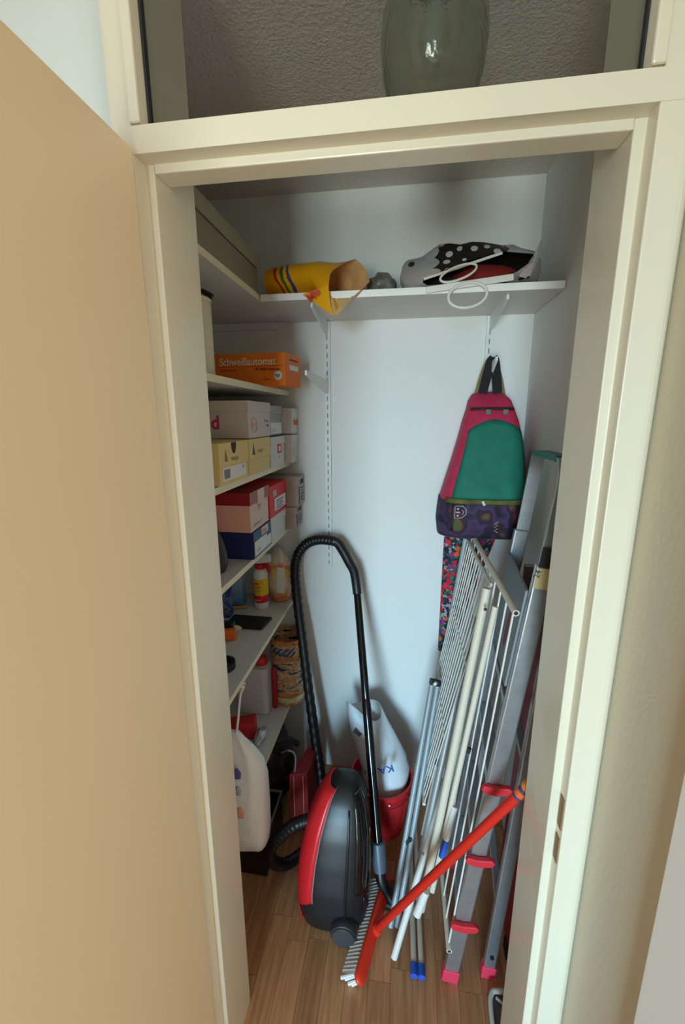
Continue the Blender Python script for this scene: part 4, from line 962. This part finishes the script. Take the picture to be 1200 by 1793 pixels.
def front(z, x, g):
    """front surface of the body at height z and x, pushed out by g"""
    for a, b in zip(BS, BS[1:]):
        if a[0] <= z <= b[0]:
            k = (z-a[0])/(b[0]-a[0]); x0 = a[1]+(b[1]-a[1])*k; x1 = a[2]+(b[2]-a[2])*k; yf = a[3]+(b[3]-a[3])*k; break
    else: x0, x1, yf = BS[-1][1:4]
    cx = (x0+x1)/2; rx = (x1-x0)/2; cy = (yf+1.682)/2; ry = (1.682-yf)/2
    u = max(-.999, min(.999, (x-cx)/rx)); c = abs(u)**(1/.55); s = math.sqrt(max(0, 1-c*c))
    return Vector((x, cy - ry*(s**.55) - g, z))
def lim(z):
    for a, b in zip(BS, BS[1:]):
        if a[0] <= z <= b[0]: k = (z-a[0])/(b[0]-a[0]); return a[1]+(b[1]-a[1])*k, a[2]+(b[2]-a[2])*k
    return BS[-1][1:3]
def panel(z0, z1, lf, rf, g, m, nm, nz=14, nx=18, topcurve=0, th=.004):
    rings = []
    for j in range(nz+1):
        ring = []
        for i in range(nx+1):
            u = i/nx; z = z0 + (z1 - topcurve*(2*u-1)**2 - z0)*j/nz
            x0, x1 = lim(z); x = x0 + (x1-x0)*(lf + (rf-lf)*u)
            ring.append(front(z, x, g + .004*noise.noise(Vector((x*14, z*9, 2)))))
        rings.append(ring)
    return solid(MB().rings(rings, False, wrap=False).build(nm, m, bp, smooth='all'), th, 0)
panel(1.352, 1.622, .10, .955, .004, TEAL, 'front_panel', topcurve=.035)
solid(MB().rings([[Vector((p.x + (-.0025 if p.x < .27 else .0025), p.y - .002, p.z)) for p in bsec(z_, *[BS[i_][k_] + (BS[i_+1][k_]-BS[i_][k_])*f_ for k_ in (1,2,3)])] for z_, i_, f_ in ((1.207, 0, .25), (1.213, 1, 0), (1.26, 2, 0), (1.30, 2, .57), (1.345, 3, .2))], False).build('base_wrap', PURPLE, bp, smooth='all'), .002)
panel(1.214, 1.345, .0, 1.0, .006, PURPLE, 'bottom_pocket', nz=8)
panel(1.340, 1.356, .04, .99, .012, mat('olive_zip', (92, 90, 40), .8, var=.5, scale=20), 'zip_flap', nz=2)
panel(1.203, 1.215, .04, .99, .006, mat('teal_piping', (20, 110, 116), .7), 'piping', nz=2)
panel(1.655, 1.662, .05, .95, .006, BLACKM, 'zip', nz=1)
panel(1.24, 1.335, .135, .165, .009, BLACKM, 'binding', nz=6, nx=3)
for u_ in (.40, .74):
    x0, x1 = lim(1.648); p = front(1.648, x0 + (x1-x0)*u_, .006)
    BX(p - Vector((.008, .003, .008)), p + Vector((.008, .003, .008))).build('zip_puller', mat('grey_webbing', (96, 108, 104), .7), bp)
# emblem: octagon outline with bar and dots
p0 = front(1.310, .192, .012); EM = mat('emblem_print', (196, 176, 186), .7)
oc = [(-.018, .022), (.008, .022), (.020, .010), (.020, -.006), (.006, -.020), (-.018, -.022)]
MB().tube([p0 + Vector((a, 0, b)) for a, b in oc], .0013, 5, closed=True).build('emblem_outline', EM, bp)
BX(p0 + Vector((-.014, -.002, -.002)), p0 + Vector((-.001, 0, .002))).build('emblem_bar', EM, bp)
for dz in (-.012, .012): BX(p0 + Vector((-.011, -.002, dz-.003)), p0 + Vector((-.005, 0, dz+.003))).build('emblem_dot', EM, bp)
MB().tube([p0 + Vector((.006 + .005*math.sin(math.pi*i/8), 0, .008 - .016*i/8)) for i in range(9)], .001, 5).build('emblem_arc', EM, bp)
z0_ = front(1.26, .315, .011)
MB().tube([z0_ + Vector((.006*(-1)**i, 0, .018 - .006*i)) for i in range(7)], .0018, 5).build('zigzag_print', mat('tan_print', (196, 156, 120), .7), bp)
zp = front(1.352, .262, .018); MB().bar(zp, zp + Vector((.008, 0, -.014)), UX, .004, .0015).build('zip_tag', mat('pale_tag', (206, 200, 180), .5), bp)
# hanging loops
hk = Vector((.287, 1.585, 1.816))
MB().add([Vector((.258, 1.615, 1.715)), Vector((.272, 1.60, 1.805)), Vector((.290, 1.585, 1.823)), Vector((.300, 1.60, 1.80)), Vector((.318, 1.615, 1.715)), Vector((.288, 1.610, 1.715))], [(0,5,2,1), (5,4,3,2)])
def loop(pts, hw, m, nm):
    pts = spline(pts, 6); rings = []
    for i, p in enumerate(pts):
        t_ = (pts[min(i+1, len(pts)-1)] - pts[max(i-1, 0)]).normalized(); u = Vector((.9, -.45, 0)); u = (u - t_*u.dot(t_)).normalized(); w_ = t_.cross(u)
        rings.append([p + u*hw + w_*.0015, p - u*hw + w_*.0015, p - u*hw - w_*.0015, p + u*hw - w_*.0015])
    MB().rings(rings, True).build(nm, m, bp, smooth=True)
loop([(.262, 1.605, 1.712), (.270, 1.595, 1.765), (.280, 1.590, 1.812), (.287, 1.588, 1.8265), (.294, 1.590, 1.812), (.303, 1.595, 1.765), (.312, 1.605, 1.712)], .016, mat('black_webbing', (20, 20, 24), .8), 'strap_loop')
loop([(.246, 1.640, 1.70), (.262, 1.63, 1.775), (.276, 1.62, 1.82), (.287, 1.62, 1.8285), (.300, 1.62, 1.815), (.322, 1.63, 1.76), (.344, 1.645, 1.68)], .010, mat('khaki_webbing', (128, 110, 72), .8), 'strap_loop')
# floral fabric hanging below
def floral(nt, tc):
    nz_ = node(nt, 'ShaderNodeTexNoise', Scale=90.0); nt.links.new(tc.outputs['Object'], nz_.inputs['Vector'])
    mx0 = node(nt, 'ShaderNodeVectorMath', operation='MULTIPLY_ADD'); mx0.inputs[1].default_value = (.022, .022, .022); nt.links.new(nz_.outputs['Color'], mx0.inputs[0]); nt.links.new(tc.outputs['Object'], mx0.inputs[2])
    v = node(nt, 'ShaderNodeTexVoronoi', Scale=42.0); v.inputs['Randomness'].default_value = .9; nt.links.new(mx0.outputs[0], v.inputs['Vector'])
    sep = node(nt, 'ShaderNodeSeparateColor'); nt.links.new(v.outputs['Color'], sep.inputs[0])
    fl_ = cramp(nt, sep.outputs[0], [(0, (190, 30, 54)), (.3, (216, 88, 30)), (.5, (150, 40, 110)), (.72, (206, 40, 70)), (.88, (196, 150, 176))], 'CONSTANT')
    v2 = node(nt, 'ShaderNodeTexVoronoi', Scale=95.0); nt.links.new(tc.outputs['Object'], v2.inputs['Vector'])
    s2 = node(nt, 'ShaderNodeSeparateColor'); nt.links.new(v2.outputs['Color'], s2.inputs[0])
    bg = cramp(nt, s2.outputs[1], [(0, (16, 56, 58)), (.45, (34, 96, 84)), (.7, (30, 30, 60)), (.88, (150, 146, 150))], 'CONSTANT')
    mk = cramp(nt, v.outputs['Distance'], [(0, (255, 255, 255)), (.46, (0, 0, 0))], 'CONSTANT')
    mx = node(nt, 'ShaderNodeMixRGB'); nt.links.new(mk, mx.inputs[0]); nt.links.new(bg, mx.inputs[1]); nt.links.new(fl_, mx.inputs[2])
    return mx.outputs[0]
m_ = MB(); rings = []
for j in range(13):
    z = 1.205 - .53*j/12; k = j/12
    x0 = .160 - .002*k; x1 = .37 - .165*k
    rings.append([Vector((x0 + (x1-x0)*(.5+.5*math.cos(a)), 1.665 + .022*math.sin(a) + .004*math.sin(x0*40 + a*3), z)) for a in [2*math.pi*i/28 for i in range(28)]])
tag(MB().rings(rings, True).build('fabric_bag', ramp_mat('floral_fabric', floral, .85), smooth='all'), 'floral printed fabric bag hanging below the backpack on the back wall', 'bag')

# ================================================================== BEHIND THE LADDER
t = thing('red_board', 'dark red board with black edging standing between ladder and right wall', 'board', (.37, 1.15, 0))
a_ = Vector((.352, 1.045, .012)); v_ = Vector((.048, .04, 1.17)); w_ = Vector((.03, .26, 0)); th = Vector((.016, 0, 0))
MB().add([a_, a_+w_, a_+v_+w_, a_+v_, a_+th, a_+w_+th, a_+v_+w_+th, a_+v_+th], [(0,1,2,3),(7,6,5,4),(0,4,5,1),(1,5,6,2),(2,6,7,3),(3,7,4,0)]).build('panel', mat('dark_red_board', (166, 24, 26), .5), t, bevel=.003)
MB().bar(a_ + v_*.60 + Vector((.008,-.006,0)), a_ + v_*1.0 + Vector((.008,-.006,0)), UX, .014, .006).build('edging', mat('dark_grey_edging', (62, 62, 62), .5), t, bevel=.003)
MB().bar(a_ + v_*.56 + Vector((.008,-.007,0)), a_ + v_*.60 + Vector((.008,-.007,0)), UX, .016, .008).build('clip', BLACKP, t, bevel=.002)
BX(a_ + Vector((-.004, -.012, -.011)), a_ + Vector((.024, .03, .03))).build('foot', BLACKM, t, bevel=.003)
# dustpan at the right jamb
t = thing('dustpan', 'light grey dustpan on the floor behind the right jamb', 'dustpan', (.345, .905, 0))
m_ = MB(); m_.box((.278, .842, .001), (.41, .945, .006))
m_.build('tray', mat('dark_tray', (92, 84, 82), .5), t)
MB().tube(spline([(.280, .842, .012), (.280, .90, .016), (.286, .935, .02), (.31, .945, .022), (.41, .945, .022)], 6), .007, 8).build('rim', mat('pale_grey_plastic', (196, 192, 184), .5), t, smooth='all')
MB().tube(spline([(.30, .935, .012), (.322, .915, .014), (.338, .875, .014), (.342, .845, .014)], 6), .004, 8).build('rib', mat('pale_grey_plastic', (196, 192, 184), .5), t, smooth='all')
BX((.318, .905, .006), (.40, .938, .012)).build('pad', mat('navy_pad', (44, 40, 70), .6), t)
